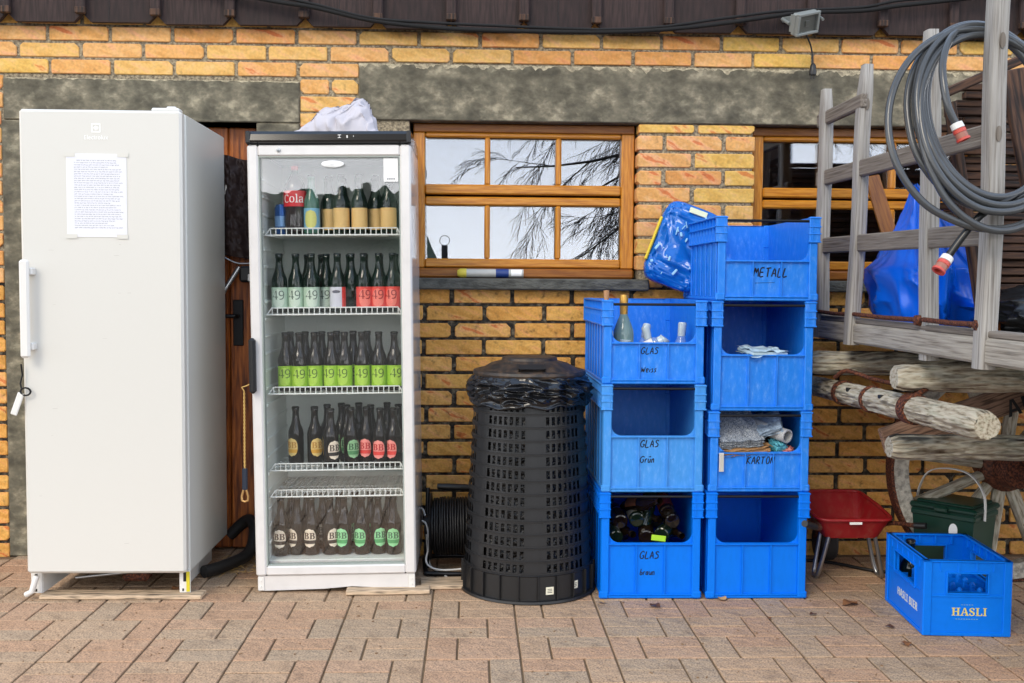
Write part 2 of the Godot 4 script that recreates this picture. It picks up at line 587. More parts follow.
	M.white_paint = detail(mat(rgb8(206, 204, 197), 0.28, 0, T.fine, Vector3.ONE * 14.0), T.dust)
	M.white_paint.albedo_texture = null
	M.white_paint.detail_albedo = ntex(75, 0.01, [Color(.7, .66, .58, 0), Color(.7, .66, .58, .01), Color(.7, .66, .58, .06)], [0.6, 0.8, 1.0], 256, 5)
	M.white_metal = mat(rgb8(212, 209, 206), 0.12, 0, T.scuff, Vector3.ONE * 1.4)
	M.white_plastic = mat(rgb8(218, 216, 211), 0.4)
	M.paper = mat(rgb8(240, 240, 238), 0.85)
	M.ink = mat(rgb8(18, 22, 38), 0.7)
	M.pavers = []
	for c in [rgb8(195, 161, 128), rgb8(191, 161, 130), rgb8(197, 159, 127), rgb8(186, 159, 130), rgb8(195, 155, 122)]:
		var p := mat(c, 0.92, 0, T.speck, Vector3.ONE * 1.25, true, T.bump, 0.3)
		p.detail_enabled = true
		p.detail_albedo = T.paver_dirt if T.has("paver_dirt") else ntex(62, 0.008, [Color(.34, .26, .2, .4), Color(.42, .35, .27, .12), Color(.5, .44, .38, 0), Color(.74, .64, .52, .28)], [0.1, 0.33, 0.55, 0.95], 512, 8, FastNoiseLite.TYPE_SIMPLEX_SMOOTH, 0.0, .68)
		T.paver_dirt = p.detail_albedo
		M.pavers.append(p)
	M.yard = mat(rgb8(70, 66, 54), 0.95, 0, T.speck, Vector3.ONE * 5.0, true)
	M.sand = mat(rgb8(92, 76, 62), 0.95, 0, T.speck, Vector3.ONE * 5.0, true)

# ---------- setting ----------
func build_ground() -> void:
	var g := MB.new()
	g.poly([Vector3(-300, 0, -300), Vector3(300, 0, -300), Vector3(300, 0, 300), Vector3(-300, 0, 300)], Vector3.UP)
	var ground := part("ground", g, M.yard, self, Vector3(0, -0.012, 0))
	ground.set_meta("kind", "structure")
	rng.seed = 77
	var shapes := []
	for q in 2:
		for k in 3:
			var mb := MB.new()
			var sz := Vector3(0.1935, 0.03, 0.0954) if q == 0 else Vector3(0.0925, 0.03, 0.1954)
			mb.box(Vector3(0, -0.015, 0), sz + Vector3(rng.randf_range(-.001, .001), 0, rng.randf_range(-.0008, .0008)), 0.0022)
			shapes.append(mb.mesh())
	var rest := MB.new()
	var picks := []
	for i in range(-9, 17):
		for j in range(-5, 12):
			var x0 := -1.3459 + 0.3 * i
			var z0 := 0.652 + 0.2 * j
			var list := []
			if posmod(j, 2) == 0:
				list = [[1, x0 + 0.05, z0 + 0.1], [0, x0 + 0.2, z0 + 0.05], [0, x0 + 0.2, z0 + 0.15]]
			else:
				list = [[0, x0 + 0.1, z0 + 0.05], [0, x0 + 0.1, z0 + 0.15], [1, x0 + 0.25, z0 + 0.1]]
			for e in list:
				if e[2] < 0.03 and not (e[1] > -1.9 and e[1] < -0.9 and e[2] > -0.2):
					continue
				var p := Vector3(e[1], rng.randf_range(-.0012, .0012), e[2])
				var px := to_pixel(p)
				var seen := px.x > -25 and px.x < 1050 and px.y < 700
				if e[2] < 0.62 and ((e[1] > -1.62 and e[1] < -1.1) or (e[1] > -.8 and e[1] < -.2) or (e[1] > .48 and e[1] < 1.22)):
					seen = false
				picks.append([seen, e[0], p, rng.randi() % 3, rng.randi() % 5, Vector3(rng.randf_range(-.003, .003), rng.randf_range(-.004, .004), rng.randf_range(-.003, .003))])
	var count := 0
	picks.sort_custom(func(a, b): return a[2].z > b[2].z)
	var node_count := 0
	for e in picks:
		if e[0] and node_count < 298:
			node_count += 1
			var o := part("paver", shapes[e[1] * 3 + e[3]], M.pavers[e[4]], ground, e[2] + Vector3(0, 0.012, 0))
			o.rotation = e[5]
		else:
			rest.box(e[2] + Vector3(0, -0.003, 0), Vector3(0.1935, 0.03, 0.0975) if e[1] == 0 else Vector3(0.0925, 0.03, 0.1975), 0.0035)
	var js := MB.new()
	js.poly([Vector3(-4.0, 0, -.3), Vector3(3.8, 0, -.3), Vector3(3.8, 0, 3.0), Vector3(-4.0, 0, 3.0)], Vector3.UP)
	part("joint_sand", js, mat(rgb8(128, 104, 76), .95, 0, T.speck, Vector3.ONE * 2.0, true), ground, Vector3(0, .0065, 0))
	var r := part("outer_paving", rest, M.pavers[1], ground)
	r.set_meta("kind", "stuff")
	print("pavers ", node_count)

# boxes that fill x0..x1, y0..y1 except the holes
func fill_around(x0: float, x1: float, ys: Array, holes: Array) -> Array:
	var out := []
	for k in ys.size() - 1:
		var ya: float = ys[k]
		var yb: float = ys[k + 1]
		var ym := (ya + yb) / 2
		var spans := [[x0, x1]]
		for h in holes:
			if ym > h[2] and ym < h[3]:
				spans = cut(spans, h[0], h[1])
		for s in spans:
			out.append([s[0], s[1], ya, yb])
	return out

func cut(spans: Array, a: float, b: float) -> Array:
	var out := []
	for s in spans:
		if b <= s[0] or a >= s[1]:
			out.append(s)
			continue
		if a > s[0]:
			out.append([s[0], a])
		if b < s[1]:
			out.append([b, s[1]])
	return out

const W1 := [-0.264, 0.697, 1.2, 1.866]
const WSHIFT := 1.472

func build_building() -> Node3D:
	var b := thing("brick_building", "yellow brick house wall with two wooden windows, a door and dark cladding boards above", "building")
	var w2 := [W1[0] + WSHIFT, W1[1] + WSHIFT, W1[2], W1[3]]
	var lintel2 := [-0.487, 2.75, 1.866, 2.103]
	var lintel1 := [-1.964, -0.737, 1.849, 2.024]
	var jl := [-1.974, -1.89, 0.0, 1.849]
	var jr := [-0.918, -0.737, 0.0, 1.849]
	var door := [-1.89, -0.918, -0.05, 1.849]
	var sill1 := [-0.3, 0.752, 1.15, 1.2]
	var sill2 := [-0.3 + WSHIFT, 0.752 + WSHIFT, 1.15, 1.2]
	var holes := [W1, w2, lintel1, lintel2, jl, jr, door, sill1, sill2]
	# wall core: the mortar bed behind the bricks
	var ys := [-0.05, 1.15, 1.2, 1.849, 1.866, 2.024, 2.103, 3.3]
	var lo := MB.new()
	var hi := MB.new()
	for r in fill_around(-3.2, 3.6, ys, [[W1[0] - 0.012, W1[1] + 0.012, W1[2], W1[3]], [w2[0] - 0.012, w2[1] + 0.012, w2[2], w2[3]], door]):
		(lo if r[3] <= 1.2 else hi).between(r[0], r[1], r[2], r[3], -0.3, -0.007)
	var wall := part("wall", hi, M.mortar, b)
	part("wall_base", lo, M.mortar_dark, b)
	# bricks
	rng.seed = 5
	var joints := [2.3097, 2.241, 2.1725, 2.1045, 2.036]
	var y := 1.9665
	while y > -0.02:
		joints.append(y)
		y -= 0.0733
	joints.append(y)
	var rest := MB.new()
	var todo := []
	for c in joints.size() - 1:
		var yt: float = joints[c]
		var yb: float = joints[c + 1]
		var ym := (yt + yb) / 2
		var low := ym < 1.16
		var gap := 0.0105 if ym > 1.9 else (0.0125 if not low else 0.0125)
		var gx := 0.0115 if ym > 1.9 else 0.0155
		var off := (-1.776 if c % 2 == 1 else -1.638) if ym > 1.9 else (-0.085 if c % 2 == 0 else 0.045)
		off += rng.randf_range(-.012, .012)
		var free := [[-3.2, 3.6]]
		for h in holes:
			if minf(yt, h[3]) - maxf(yb, h[2]) > 0.012:
				free = cut(free, h[0] - 0.001, h[1] + 0.001)
		if yb < 1.866 and yt > 1.866:
			free.append([0.702, 1.204, 1.861])
		for fr in free:
			var ytop: float = fr[2] + gap / 2 if fr.size() > 2 else yt
			# cuts follow the bond; slivers at an opening join their neighbour
			var cuts := [fr[0]]
			var x := off + ceilf((fr[0] - off) / 0.2575) * 0.2575
			while x < fr[1]:
				if x - fr[0] > 0.07 and fr[1] - x > 0.07:
					cuts.append(x)
				x += 0.2575
			cuts.append(fr[1])
			var k := 0
			while k < cuts.size() - 1:
				if cuts[k + 1] - cuts[k] > 0.28:
					cuts.insert(k + 1, (cuts[k] + cuts[k + 1]) / 2)
				k += 1
			for q in cuts.size() - 1:
				var xa: float = cuts[q] + (gx / 2 if q > 0 else 0.0)
				var xb: float = cuts[q + 1] - (gx / 2 if q < cuts.size() - 2 else 0.0)
				todo.append([xa + rng.randf_range(0, .003), xb - rng.randf_range(0, .003), yb + gap / 2 + rng.randf_range(-.0012, .0012), ytop - gap / 2 + rng.randf_range(-.0012, .0012), low])
	var hides := [[30, 218, 115, 590], [250, 409, 138, 590], [606, 700, 300, 600], [718, 812, 222, 600], [478, 588, 372, 600]]
	var n := 0
	for e in todo:
		var px := to_pixel(Vector3((e[0] + e[1]) / 2, (e[2] + e[3]) / 2, 0))
		var seen := px.x > -30 and px.x < 1054 and px.y > 12
		var pa := to_pixel(Vector3(e[0], (e[2] + e[3]) / 2, 0))
		var pb := to_pixel(Vector3(e[1], (e[2] + e[3]) / 2, 0))
		for h in hides:
			if pa.x > h[0] and pb.x < h[1] and px.y > h[2] and px.y < h[3]:
				seen = false
		if (e[2] + e[3]) / 2 > 2.26:
			seen = false
		var w: float = e[1] - e[0]
		var h2: float = e[3] - e[2]
		var dz := rng.randf_range(-.0025, .002)
		if seen and n < 299:
			n += 1
			var mb := brick_shape(w, h2)
			part("brick", mb, M.dirty[rng.randi() % 4] if e[4] else M.bricks[rng.randi() % 5], wall, Vector3((e[0] + e[1]) / 2, (e[2] + e[3]) / 2, dz))
		else:
			rest.box(Vector3((e[0] + e[1]) / 2, (e[2] + e[3]) / 2, dz - 0.02), Vector3(w, h2, 0.04), 0.003)
	part("rear_brickwork", rest, M.dirty[0], wall).set_meta("kind", "stuff")
	print("bricks ", n)
	# concrete
	var mb := MB.new()
	mb.between(lintel1[0], lintel1[1], lintel1[2], lintel1[3] - 0.004, -0.3, 0.004, 0.004)
	part("lintel", mb, M.concrete, b)
	mb = MB.new()
	mb.between(lintel2[0], lintel2[1], lintel2[2], lintel2[3] - 0.004, -0.3, 0.006, 0.004)
	var lt := part("lintel", mb, M.concrete, b)
	part("mortar_smear", smear(lintel2[0], lintel2[1], lintel2[3], 0.02, 3), M.smear, lt, Vector3(0, 0, 0.0065))
	part("mortar_smear", smear(lintel1[0], lintel1[1], lintel1[3], 0.008, 9), M.smear, lt, Vector3(0, 0, 0.0045))
	for j in [jl, jr]:
		mb = MB.new()
		mb.between(j[0], j[1], j[2], j[3] - 0.003, -0.3, 0.002, 0.004)
		part("door_jamb", mb, M.concrete, b)
	# door in the recess
	var dp := Node3D.new()
	dp.name = "door"
	b.add_child(dp)
	for k in 7:
		var xx := -1.885 + k * 0.138
		beam("plank", Vector3(xx + 0.069, 0.01, -0.11), Vector3(xx + 0.069, 1.84, -0.11), 0.135, 0.03, M.doorwood, dp, 0.005)
	beam("door_rail", Vector3(-1.88, 1.63, -0.088), Vector3(-0.925, 1.63, -0.088), 0.11, 0.012, M.doorwood, dp, 0.004)
	var hd := MB.new()
	hd.tube([Vector3(-1.02, 1.03, -0.09), Vector3(-1.02, 1.03, -0.05), Vector3(-1.03, 1.03, -0.04), Vector3(-1.12, 1.028, -0.04)], 0.009, 8)
	hd.box(Vector3(-1.02, 1.0, -0.091), Vector3(0.045, 0.2, 0.008), 0.003)
	part("door_handle", hd, M.dark_steel, dp)
	# windows
	build_window(b, 0.0)
	build_window(b, WSHIFT)
	# room behind, so that no sky shines in
	mb = MB.new()
	mb.between(-3.2, 3.6, -0.05, 3.3, -2.7, -2.6)
	mb.between(-3.2, -3.1, -0.05, 3.3, -2.6, -0.3)
	mb.between(3.5, 3.6, -0.05, 3.3, -2.6, -0.3)
	mb.between(-3.2, 3.6, 3.3, 3.4, -2.7, -0.01)
	mb.between(-3.1, 3.5, -0.05, 0.0, -2.6, -0.31)
	part("room_shell", mb, M.room, b)
	# dark cladding boards and cover battens above the bricks
	var roof := Node3D.new()
	roof.name = "cladding"
	b.add_child(roof)
	rng.seed = 21
	for k in range(-4, 16):
		var xa := -1.921 + 0.3037 * k
		var xb := xa + 0.3037
		var yb := 2.2405 + rng.randf_range(-.004, .004)
		var o := []
		o.append_array([Vector2(xa + 0.002, 3.2), Vector2(xa + 0.002, yb + 0.034), Vector2(xa + 0.034, yb), Vector2(xb - 0.034, yb + rng.randf_range(-.002, .002)), Vector2(xb - 0.002, yb + 0.034), Vector2(xb - 0.002, 3.2)])
		mb = MB.new()
		mb.prism(o, 0.0, 0.026)
		var bo := part("board", mb, M.board if k % 2 == 0 else M.board2, roof, Vector3(0, 0, 0.022 + rng.randf_range(0, .004)))
		if k % 3 == 1:
			mb = MB.new()
			var cr := []
			var cx := xa + rng.randf_range(.08, .2)
			for q in 8:
				cr.append(Vector3(cx + rng.randf_range(-.004, .004) + q * 0.001, yb + 0.005 + q * 0.03, 0.0262))
			mb.tube(cr, 0.0012, 4)
			part("crack", mb, M.black_rubber, bo)
		mb = MB.new()
		mb.between(xa - 0.02, xa + 0.02, yb + 0.035, 3.2, 0.0, 0.022, 0.004)
		var ba := part("batten", mb, M.board, roof, Vector3(0, 0, 0.053))
		mb = MB.new()
		mb.between(xa - 0.0215, xa + 0.0215, yb + 0.028, yb + 0.055, 0.0, 0.026, 0.003)
		part("batten_end", mb, M.brownwood, ba)
	return b

func brick_shape(w: float, h: float) -> MB:
	# front with rounded-off, slightly uneven arrises
	var mb := MB.new()
	var bv := 0.0032
	var o := []
	var corners := [Vector2(-w / 2, -h / 2), Vector2(w / 2, -h / 2), Vector2(w / 2, h / 2), Vector2(-w / 2, h / 2)]
	for k in 4:
		var c: Vector2 = corners[k]
		var a: Vector2 = corners[(k + 3) % 4]
		var d: Vector2 = corners[(k + 1) % 4]
		var r := rng.randf_range(.002, .008) if rng.randf() < .9 else rng.randf_range(.01, .02)
		o.append(c + (a - c).normalized() * r)
		o.append(c + (d - c).normalized() * r)
		o.append(c.lerp(d, rng.randf_range(.4, .6)) + Vector2(rng.randf_range(-.0015, .0015), rng.randf_range(-.0015, .0015)))
	var inner := []
	for p in o:
		inner.append(Vector2(p.x - signf(p.x) * bv * (1.0 if absf(p.x) > w * .4 else 0.0), p.y - signf(p.y) * bv * (1.0 if absf(p.y) > h * .3 else 0.0)))
	var face := []
	for p in inner:
		face.append(Vector3(p.x, p.y, 0.0))
	mb.poly(face, Vector3(0, 0, 1))
	for k in o.size():
		var q := (k + 1) % o.size()
		var p0: Vector2 = o[k]
		var p1: Vector2 = o[q]
		var hint := Vector3((p0.x + p1.x), (p0.y + p1.y) * 4.0, 0.02)
		mb.poly([face[k], face[q], Vector3(p1.x, p1.y, -bv), Vector3(p0.x, p0.y, -bv)], hint)
		mb.poly([Vector3(p0.x, p0.y, -bv), Vector3(p1.x, p1.y, -bv), Vector3(p1.x, p1.y, -.08), Vector3(p0.x, p0.y, -.08)], Vector3(hint.x, hint.y, 0))
	return mb

func smear(x0: float, x1: float, yt: float, drop: float, sd: int) -> MB:
	var nz := FastNoiseLite.new()
	nz.seed = sd
	nz.frequency = 16.0
	nz.fractal_octaves = 5
	var mb := MB.new()
	var n := int((x1 - x0) / 0.008)
	for k in n:
		var xa := x0 + (x1 - x0) * k / n
		var xb := x0 + (x1 - x0) * (k + 1) / n
		var da := drop * clampf(0.5 + 1.4 * nz.get_noise_1d(xa), 0.06, 1.6)
		var db := drop * clampf(0.5 + 1.4 * nz.get_noise_1d(xb), 0.06, 1.6)
		mb.poly([Vector3(xa, yt - 0.003, 0), Vector3(xb, yt - 0.003, 0), Vector3(xb, yt - 0.003 - db, 0), Vector3(xa, yt - 0.003 - da, 0)], Vector3(0, 0, 1))
	return mb

func build_window(b: Node3D, dx: float) -> void:
	var w := Node3D.new()
	w.name = "window"
	b.add_child(w, true)
	w.position = Vector3(dx, 0, 0)
	var zf := -0.06
	var xl := -0.262
	var xr := 0.695
	# outer frame
	beam("frame_top", Vector3(xl, 1.846, zf - 0.035), Vector3(xr, 1.846, zf - 0.035), 0.038, 0.07, M.varnish_dark, w)
	for e in [[-0.237, 0.05], [0.667, 0.056]]:
		beam("frame_stile", Vector3(e[0], 1.245, zf - 0.03), Vector3(e[0], 1.826, zf - 0.03), e[1], 0.06, M.varnish, w)
	# two casement rows: rails, glazing bars, panes
	for row in [[1.285, 1.552, 1.2465, 1.285, 1.515, 1.552], [1.604, 1.826, 1.562, 1.6045, 1.806, 1.8255]]:
		beam("rail", Vector3(-0.211, (row[2] + row[3]) / 2, zf - 0.028), Vector3(0.638, (row[2] + row[3]) / 2, zf - 0.028), row[3] - row[2], 0.062, M.varnish, w, 0.006)
		beam("rail", Vector3(-0.211, (row[4] + row[5]) / 2, zf - 0.03), Vector3(0.638, (row[4] + row[5]) / 2, zf - 0.03), row[5] - row[4], 0.058, M.varnish, w, 0.006)
		var xs := [-0.212, 0.047, 0.069, 0.353, 0.379, 0.638]
		for q in [0.058, 0.366]:
			beam("glazing_bar", Vector3(q, row[3], zf - 0.025), Vector3(q, row[4], zf - 0.025), 0.024, 0.05, M.varnish, w, 0.006)
		for q in 3:
			for zz in [-0.036, -0.052]:
				var mb := MB.new()
				mb.between(xs[q * 2] - 0.003, xs[q * 2 + 1] + 0.003, row[3] - 0.003, row[4] + 0.003, zf + zz, zf + zz + 0.004)
				part("pane", mb, M.window_glass, w)
	# weather rail and stone sill
	beam("weather_rail", Vector3(xl, 1.222, zf - 0.02), Vector3(xr, 1.222, zf - 0.02), 0.042, 0.09, M.varnish_dark, w, 0.008)
	var s := MB.new()
	s.between(-0.298, 0.75, 1.151, 1.2, -0.12, 0.05, 0.006)
	part("sill", s, M.sill, w)

# ---------- white upright fridge ----------
func build_white_fridge() -> void:
	var f := thing("upright_fridge", "tall white closed fridge with a taped paper notice standing before the door recess", "fridge", Vector3(-1.341, 0, 0.64))
	var hw := 0.288
	var mb := MB.new()
	mb.between(-hw, hw, 0.103, 1.789, -0.048, 0.0, 0.009)
	var door := part("door", mb, M.white_paint, f)
	mb = MB.new()
	mb.between(-hw + 0.008, hw - 0.008, 0.112, 1.782, -0.056, -0.047)
	part("door_seal", mb, mat(rgb8(120, 122, 118), 0.7), f)
	mb = MB.new()
	mb.between(-hw, hw, 0.09, 1.786, -0.64, -0.056, 0.006)
	part("cabinet", mb, mat(rgb8(204, 205, 199), 0.3), f)
	mb = MB.new()
	mb.between(-0.277, -0.243, 0.899, 1.25, 0.032, 0.05, 0.007)
	mb.between(-0.262, -0.236, 1.195, 1.222, -0.002, 0.034, 0.004)
	mb.between(-0.262, -0.236, 0.925, 0.952, -0.002, 0.034, 0.004)
	part("handle", mb, M.white_plastic, door)
	mb = MB.new()
	mb.box(Vector3(0.225, 1.795, -0.045), Vector3(0.1, 0.014, 0.05), 0.005)
	mb.box(Vector3(0.245, 1.803, -0.04), Vector3(0.035, 0.01, 0.03), 0.004)
	part("hinge_cover", mb, M.white_plastic, f)
	# maker's mark on the door
	mb = MB.new()
	var g := rgb8(246, 246, 244)
	mb.xf = Transform3D(Basis(), Vector3(-0.015, 1.724, 0.0004))
	for e in [[-.016, .016, .012, .016], [-.016, .016, -.016, -.012], [-.016, -.012, -.012, .012], [.012, .016, -.012, .012]]:
		mb.between(e[0], e[1], e[2], e[3], 0, 0.0006)
	mb.prism([Vector2(-.009, 0), Vector2(0, .009), Vector2(0, -.009)], 0, 0.0006)
	mb.prism([Vector2(.003, .008), Vector2(.009, .0), Vector2(.003, -.008)], 0, 0.0006)
	part("emblem", mb, mat(g, 0.4), door)
	part("emblem_lettering", letters("Electrolux", 0.014), mat(g, 0.4), door, Vector3(-0.015, 1.69, 0.0006))
	# small dents and scratches
	mb = MB.new()
	rng.seed = 90
	for k in 12:
		var p := Vector3(rng.randf_range(-.26, .27), rng.randf_range(.13, 1.6), 0.0003)
		mb.box(p, Vector3(rng.randf_range(.003, .02), rng.randf_range(.0006, .0012), 0.0004))
	var sc := part("scratches", mb, mat(rgb8(176, 172, 164), 0.6), door)
	sc.set_meta("kind", "stuff")
	# open plinth: brackets, rails, rod
	for sx in [-1.0, 1.0]:
		mb = MB.new()
		mb.between(sx * 0.272 - 0.02, sx * 0.272 + 0.02, 0.018, 0.1, -0.05, -0.044, 0.001)
		mb.between(sx * 0.272 - 0.02 * sx, sx * 0.272 - 0.016 * sx, 0.018, 0.1, -0.5, -0.05)
		mb.between(sx * 0.25, sx * 0.256, 0.018, 0.098, -0.46, -0.05)
		var br := part("plinth_bracket", mb, M.white_plastic, f)
		for q in ([[.266, .28, .06, .095], [.262, .268, .024, .034]] if sx > 0 else [[-.278, -.27, .024, .034], [-.278, -.268, .06, .09]]):
			mb = MB.new()
			mb.between(q[0], q[1], q[2], q[3], -0.0435, -0.043)
			part("bracket_slot", mb, M.black_rubber, br)
	mb = MB.new()
	mb.box(Vector3(0.284, 0.06, -0.042), Vector3(0.012, 0.075, 0.004))
	part("yellow_tape", mb, mat(rgb8(205, 190, 40), 0.6), f)
	mb = MB.new()
	mb.tube([Vector3(-0.3, 0.02, -0.02), Vector3(-0.275, 0.035, -0.01), Vector3(-0.262, 0.09, -0.02)], 0.011, 8)
	part("foot_lever", mb, M.white_plastic, f)
	mb = MB.new()
	mb.tube([Vector3(-0.15, 0.06, -0.1), Vector3(0.04, 0.075, -0.12), Vector3(0.25, 0.082, -0.12)], 0.006, 8)
	mb.between(-0.14, 0.03, 0.074, 0.086, -0.2, -0.17)
	part("strut", mb, M.steel, f)
	mb = MB.new()
	mb.box(Vector3(0.06, 0.06, -0.16), Vector3(0.1, 0.05, 0.06), 0.01)
	part("compressor_foot", mb, M.rust, f)
	var pl := beam("board", Vector3(-1.595, 0.009, 0.585), Vector3(-1.0, 0.009, 0.595), 0.016, 0.075, M.palewood, self, 0.003)
	tag(pl, "flat pale weathered board lying under the white closed fridge", "board")
	# notice
	var im := Image.create(360, 500, false, Image.FORMAT_RGB8)
	im.fill(rgb8(226, 227, 231))
	rng.seed = 31
	var yy := 30
	while yy < 460:
		var x := 44 if yy != 30 else 60
		var stop := rng.randi_range(200, 325) if rng.randf() < 0.3 else 324
		if rng.randf() > 0.08:
			while x < stop:
				var w := rng.randi_range(5, 22)
				var y2 := 0
				while y2 < w:
					im.fill_rect(Rect2i(x + y2, yy + rng.randi_range(-1, 1), 2, rng.randi_range(3, 5)), rgb8(126, 126, 136))
					y2 += 3
				x += w + 5
		yy += 14
	var pm := StandardMaterial3D.new()
	pm.albedo_texture = ImageTexture.create_from_image(im)
	pm.roughness = 0.55
	pm.albedo_color = rgb8(244, 244, 248)
	var paper := thing("paper_notice", "printed white paper notice taped in a clear sleeve on the white fridge door", "notice", Vector3(-1.356, 1.483, 0.642))
	mb = MB.new()
	mb.poly([Vector3(-.104, -.143, 0), Vector3(.104, -.143, 0), Vector3(.104, .143, 0), Vector3(-.104, .143, 0)], Vector3(0, 0, 1), [Vector2(0, 1), Vector2(1, 1), Vector2(1, 0), Vector2(0, 0)])
	part("sheet", mb, pm, paper)
	mb = MB.new()
	mb.box(Vector3(0, 0, -0.0008), Vector3(0.214, 0.298, 0.001))
	part("sleeve", mb, mat(rgb8(226, 226, 228), 0.25), paper)
	var tape_mat := mat(rgb8(206, 204, 196), 0.3)
	for e in [[-.095, .145], [.095, .145], [-.09, -.147], [.09, -.147]]:
		mb = MB.new()
		mb.box(Vector3(e[0], e[1], 0.0008), Vector3(0.04, 0.016, 0.0006))
		part("tape", mb, tape_mat, paper)
	# lock with tag on the handle side
	var lk := thing("key_tag", "white tag on a small steel padlock hanging at the white fridge edge", "padlock", Vector3(-1.627, 0.775, 0.655))
	mb = MB.new()
	var ring := []
	for k in 12:
		ring.append(Vector3(0.012 + 0.018 * cos(TAU * k / 12), 0.0 + 0.014 * sin(TAU * k / 12), 0))
	mb.tube(ring, 0.0035, 6, false, true)
	mb.tube([Vector3(-0.002, 0.01, 0), Vector3(-0.006, 0.03, 0), Vector3(0.002, 0.06, 0), Vector3(0.0, 0.1, 0.005)], 0.003, 6)
	part("shackle", mb, M.dark_steel, lk)
	mb = MB.new()
	mb.xf = Transform3D(Basis(Vector3(0, 0, 1), -0.35), Vector3(-0.018, -0.045, 0))
	mb.box(Vector3.ZERO, Vector3(0.024, 0.085, 0.006), 0.003)
	part("tag", mb, M.white_plastic, lk)

# ---------- glass-door fridge ----------
var GF: Node3D

func build_glass_fridge() -> void:
	GF = thing("display_fridge", "white glass-door drinks fridge full of bottles with a black header strip", "fridge", Vector3(-0.5135, 0.006, 0.55))
	GF.rotation.z = 0.0151
	var f := GF
	var white: Material = M.white_metal
	var liner := mat(rgb8(230, 236, 230), 0.45)
	var mb := MB.new()
	mb.between(-.3015, -.268, .06, 1.69, -.53, -.046, .004)
	mb.between(.268, .3015, .06, 1.69, -.53, -.046, .004)
	mb.between(-.268, .268, 1.655, 1.689, -.528, -.048)
	mb.between(-.268, .268, .061, .108, -.528, -.048)
	mb.between(-.268, .268, .108, 1.655, -.528, -.49)
	part("cabinet", mb, white, f)
	mb = MB.new()
	mb.between(-.2675, .2675, .1085, 1.6545, -.4895, -.486)
	mb.between(-.2675, -.2635, .1085, 1.6545, -.485, -.05)
	mb.between(.2635, .2675, .1085, 1.6545, -.485, -.05)
	mb.between(-.263, .263, .1085, .1125, -.485, -.05)
	for k in 22:
		var y := 0.17 + k * 0.066
		mb.between(-.2632, -.258, y, y + .012, -.48, -.07, .002)
		mb.between(.258, .2632, y, y + .012, -.48, -.07, .002)
	mb.between(-.13, -.127, .12, 1.65, -.4858, -.482)
	part("liner", mb, liner, f)
	# kick plate, sagging a little in the middle
	mb = MB.new()
	mb.prism([Vector2(-.296, .062), Vector2(-.296, .004), Vector2(-.05, .008), Vector2(.06, .016), Vector2(.15, .01), Vector2(.296, .004), Vector2(.296, .062)], -.06, -.012)
	var kick := part("kick_plate", mb, white, f)
	for sx in [-1.0, 1.0]:
		mb = MB.new()
		mb.between(sx * .285 - .012, sx * .285 + .012, .006, .058, -.0118, -.008, .002)
		for yy in [.02, .042]:
			mb.box(Vector3(sx * .285, yy, -.0075), Vector3(.006, .006, .005), .001)
		part("corner_bracket", mb, M.white_plastic, kick)
	# feet
	for sx in [-1.0, 1.0]:
		for zz in [-.05, -.48]:
			mb = MB.new()
			mb.box(Vector3(sx * .27, .03 if zz < -.1 else .0, zz - .02), Vector3(.04, .06 if zz < -.1 else .012, .04), .003)
			part("foot", mb, M.black_rubber, f)
	# header
	mb = MB.new()
	mb.prism([Vector2(-.5, 1.684), Vector2(-.046, 1.684), Vector2(-.01, 1.684), Vector2(.004, 1.69), Vector2(.007, 1.697), Vector2(.0, 1.72), Vector2(-.012, 1.732), Vector2(-.5, 1.734)], -.303, .303)
	turn_side(mb)
	var hdr := part("header", mb, M.black_gloss, f)
	mb = MB.new()
	mb.between(.035, .047, 1.714, 1.7165, .0055, .0085)
	mb.between(.035, .047, 1.704, 1.7065, .0075, .0088)
	mb.between(.040, .042, 1.705, 1.715, .0065, .0086)
	mb.between(.067, .072, 1.704, 1.714, .0075, .0086)
	mb.between(.092, .094, 1.708, 1.713, .0075, .0086)
	part("control_icon", mb, M.white_plastic, hdr)
	for sx in [-1.0, 1.0]:
		mb = MB.new()
		mb.between(sx * .288, sx * .3042, 1.686, 1.731, -.02, .0095, .003)
		part("header_cap", mb, M.black_plastic, hdr)
	# door
	var dr := Node3D.new()
	dr.name = "door"
	f.add_child(dr)
	mb = MB.new()
	mb.between(-.3015, -.262, .064, 1.680, -.044, 0, .006)
	mb.between(.262, .3015, .064, 1.680, -.044, 0, .006)
	mb.between(-.262, .262, 1.640, 1.6795, -.043, -.001, .005)
	mb.between(-.262, .262, .0645, .1, -.043, -.001, .005)
	part("door_frame", mb, white, dr)
	mb = MB.new()
	for e in [[-.262, -.257, .1, 1.64], [.257, .262, .1, 1.64], [-.257, .257, .1, .105], [-.257, .257, 1.635, 1.64]]:
		mb.between(e[0], e[1], e[2], e[3], -.038, -.006)
	part("gasket", mb, mat(rgb8(150, 158, 152), 0.6), dr)
	for zz in [-.013, -.032]:
		mb = MB.new()
		mb.between(-.257, .257, .105, 1.635, zz - .004, zz)
		part("pane", mb, glass(rgb8(228, 250, 240), 0.0), dr)
	mb = MB.new()
	mb.between(-.306, -.281, .76, .967, .002, .032, .009)
	part("handle", mb, M.black_plastic, dr)
	mb = MB.new()
	mb.xf = Transform3D(Basis(Vector3(1, 0, 0), PI / 2), Vector3(-.185, 1.662, -.001))
	mb.lathe([Vector2(.0075, 0), Vector2(.0075, .006), Vector2(0, .007)], 12)
	part("lock", mb, M.steel, dr)
	mb = MB.new()
	mb.xf = Transform3D(Basis(Vector3(1, 0, 0), PI / 2).scaled_local(Vector3(1, 1, .32)), Vector3(.012, 1.611, -.0125))
	mb.lathe([Vector2(.042, 0), Vector2(.042, .002), Vector2(.034, .005), Vector2(0, .006)], 28)
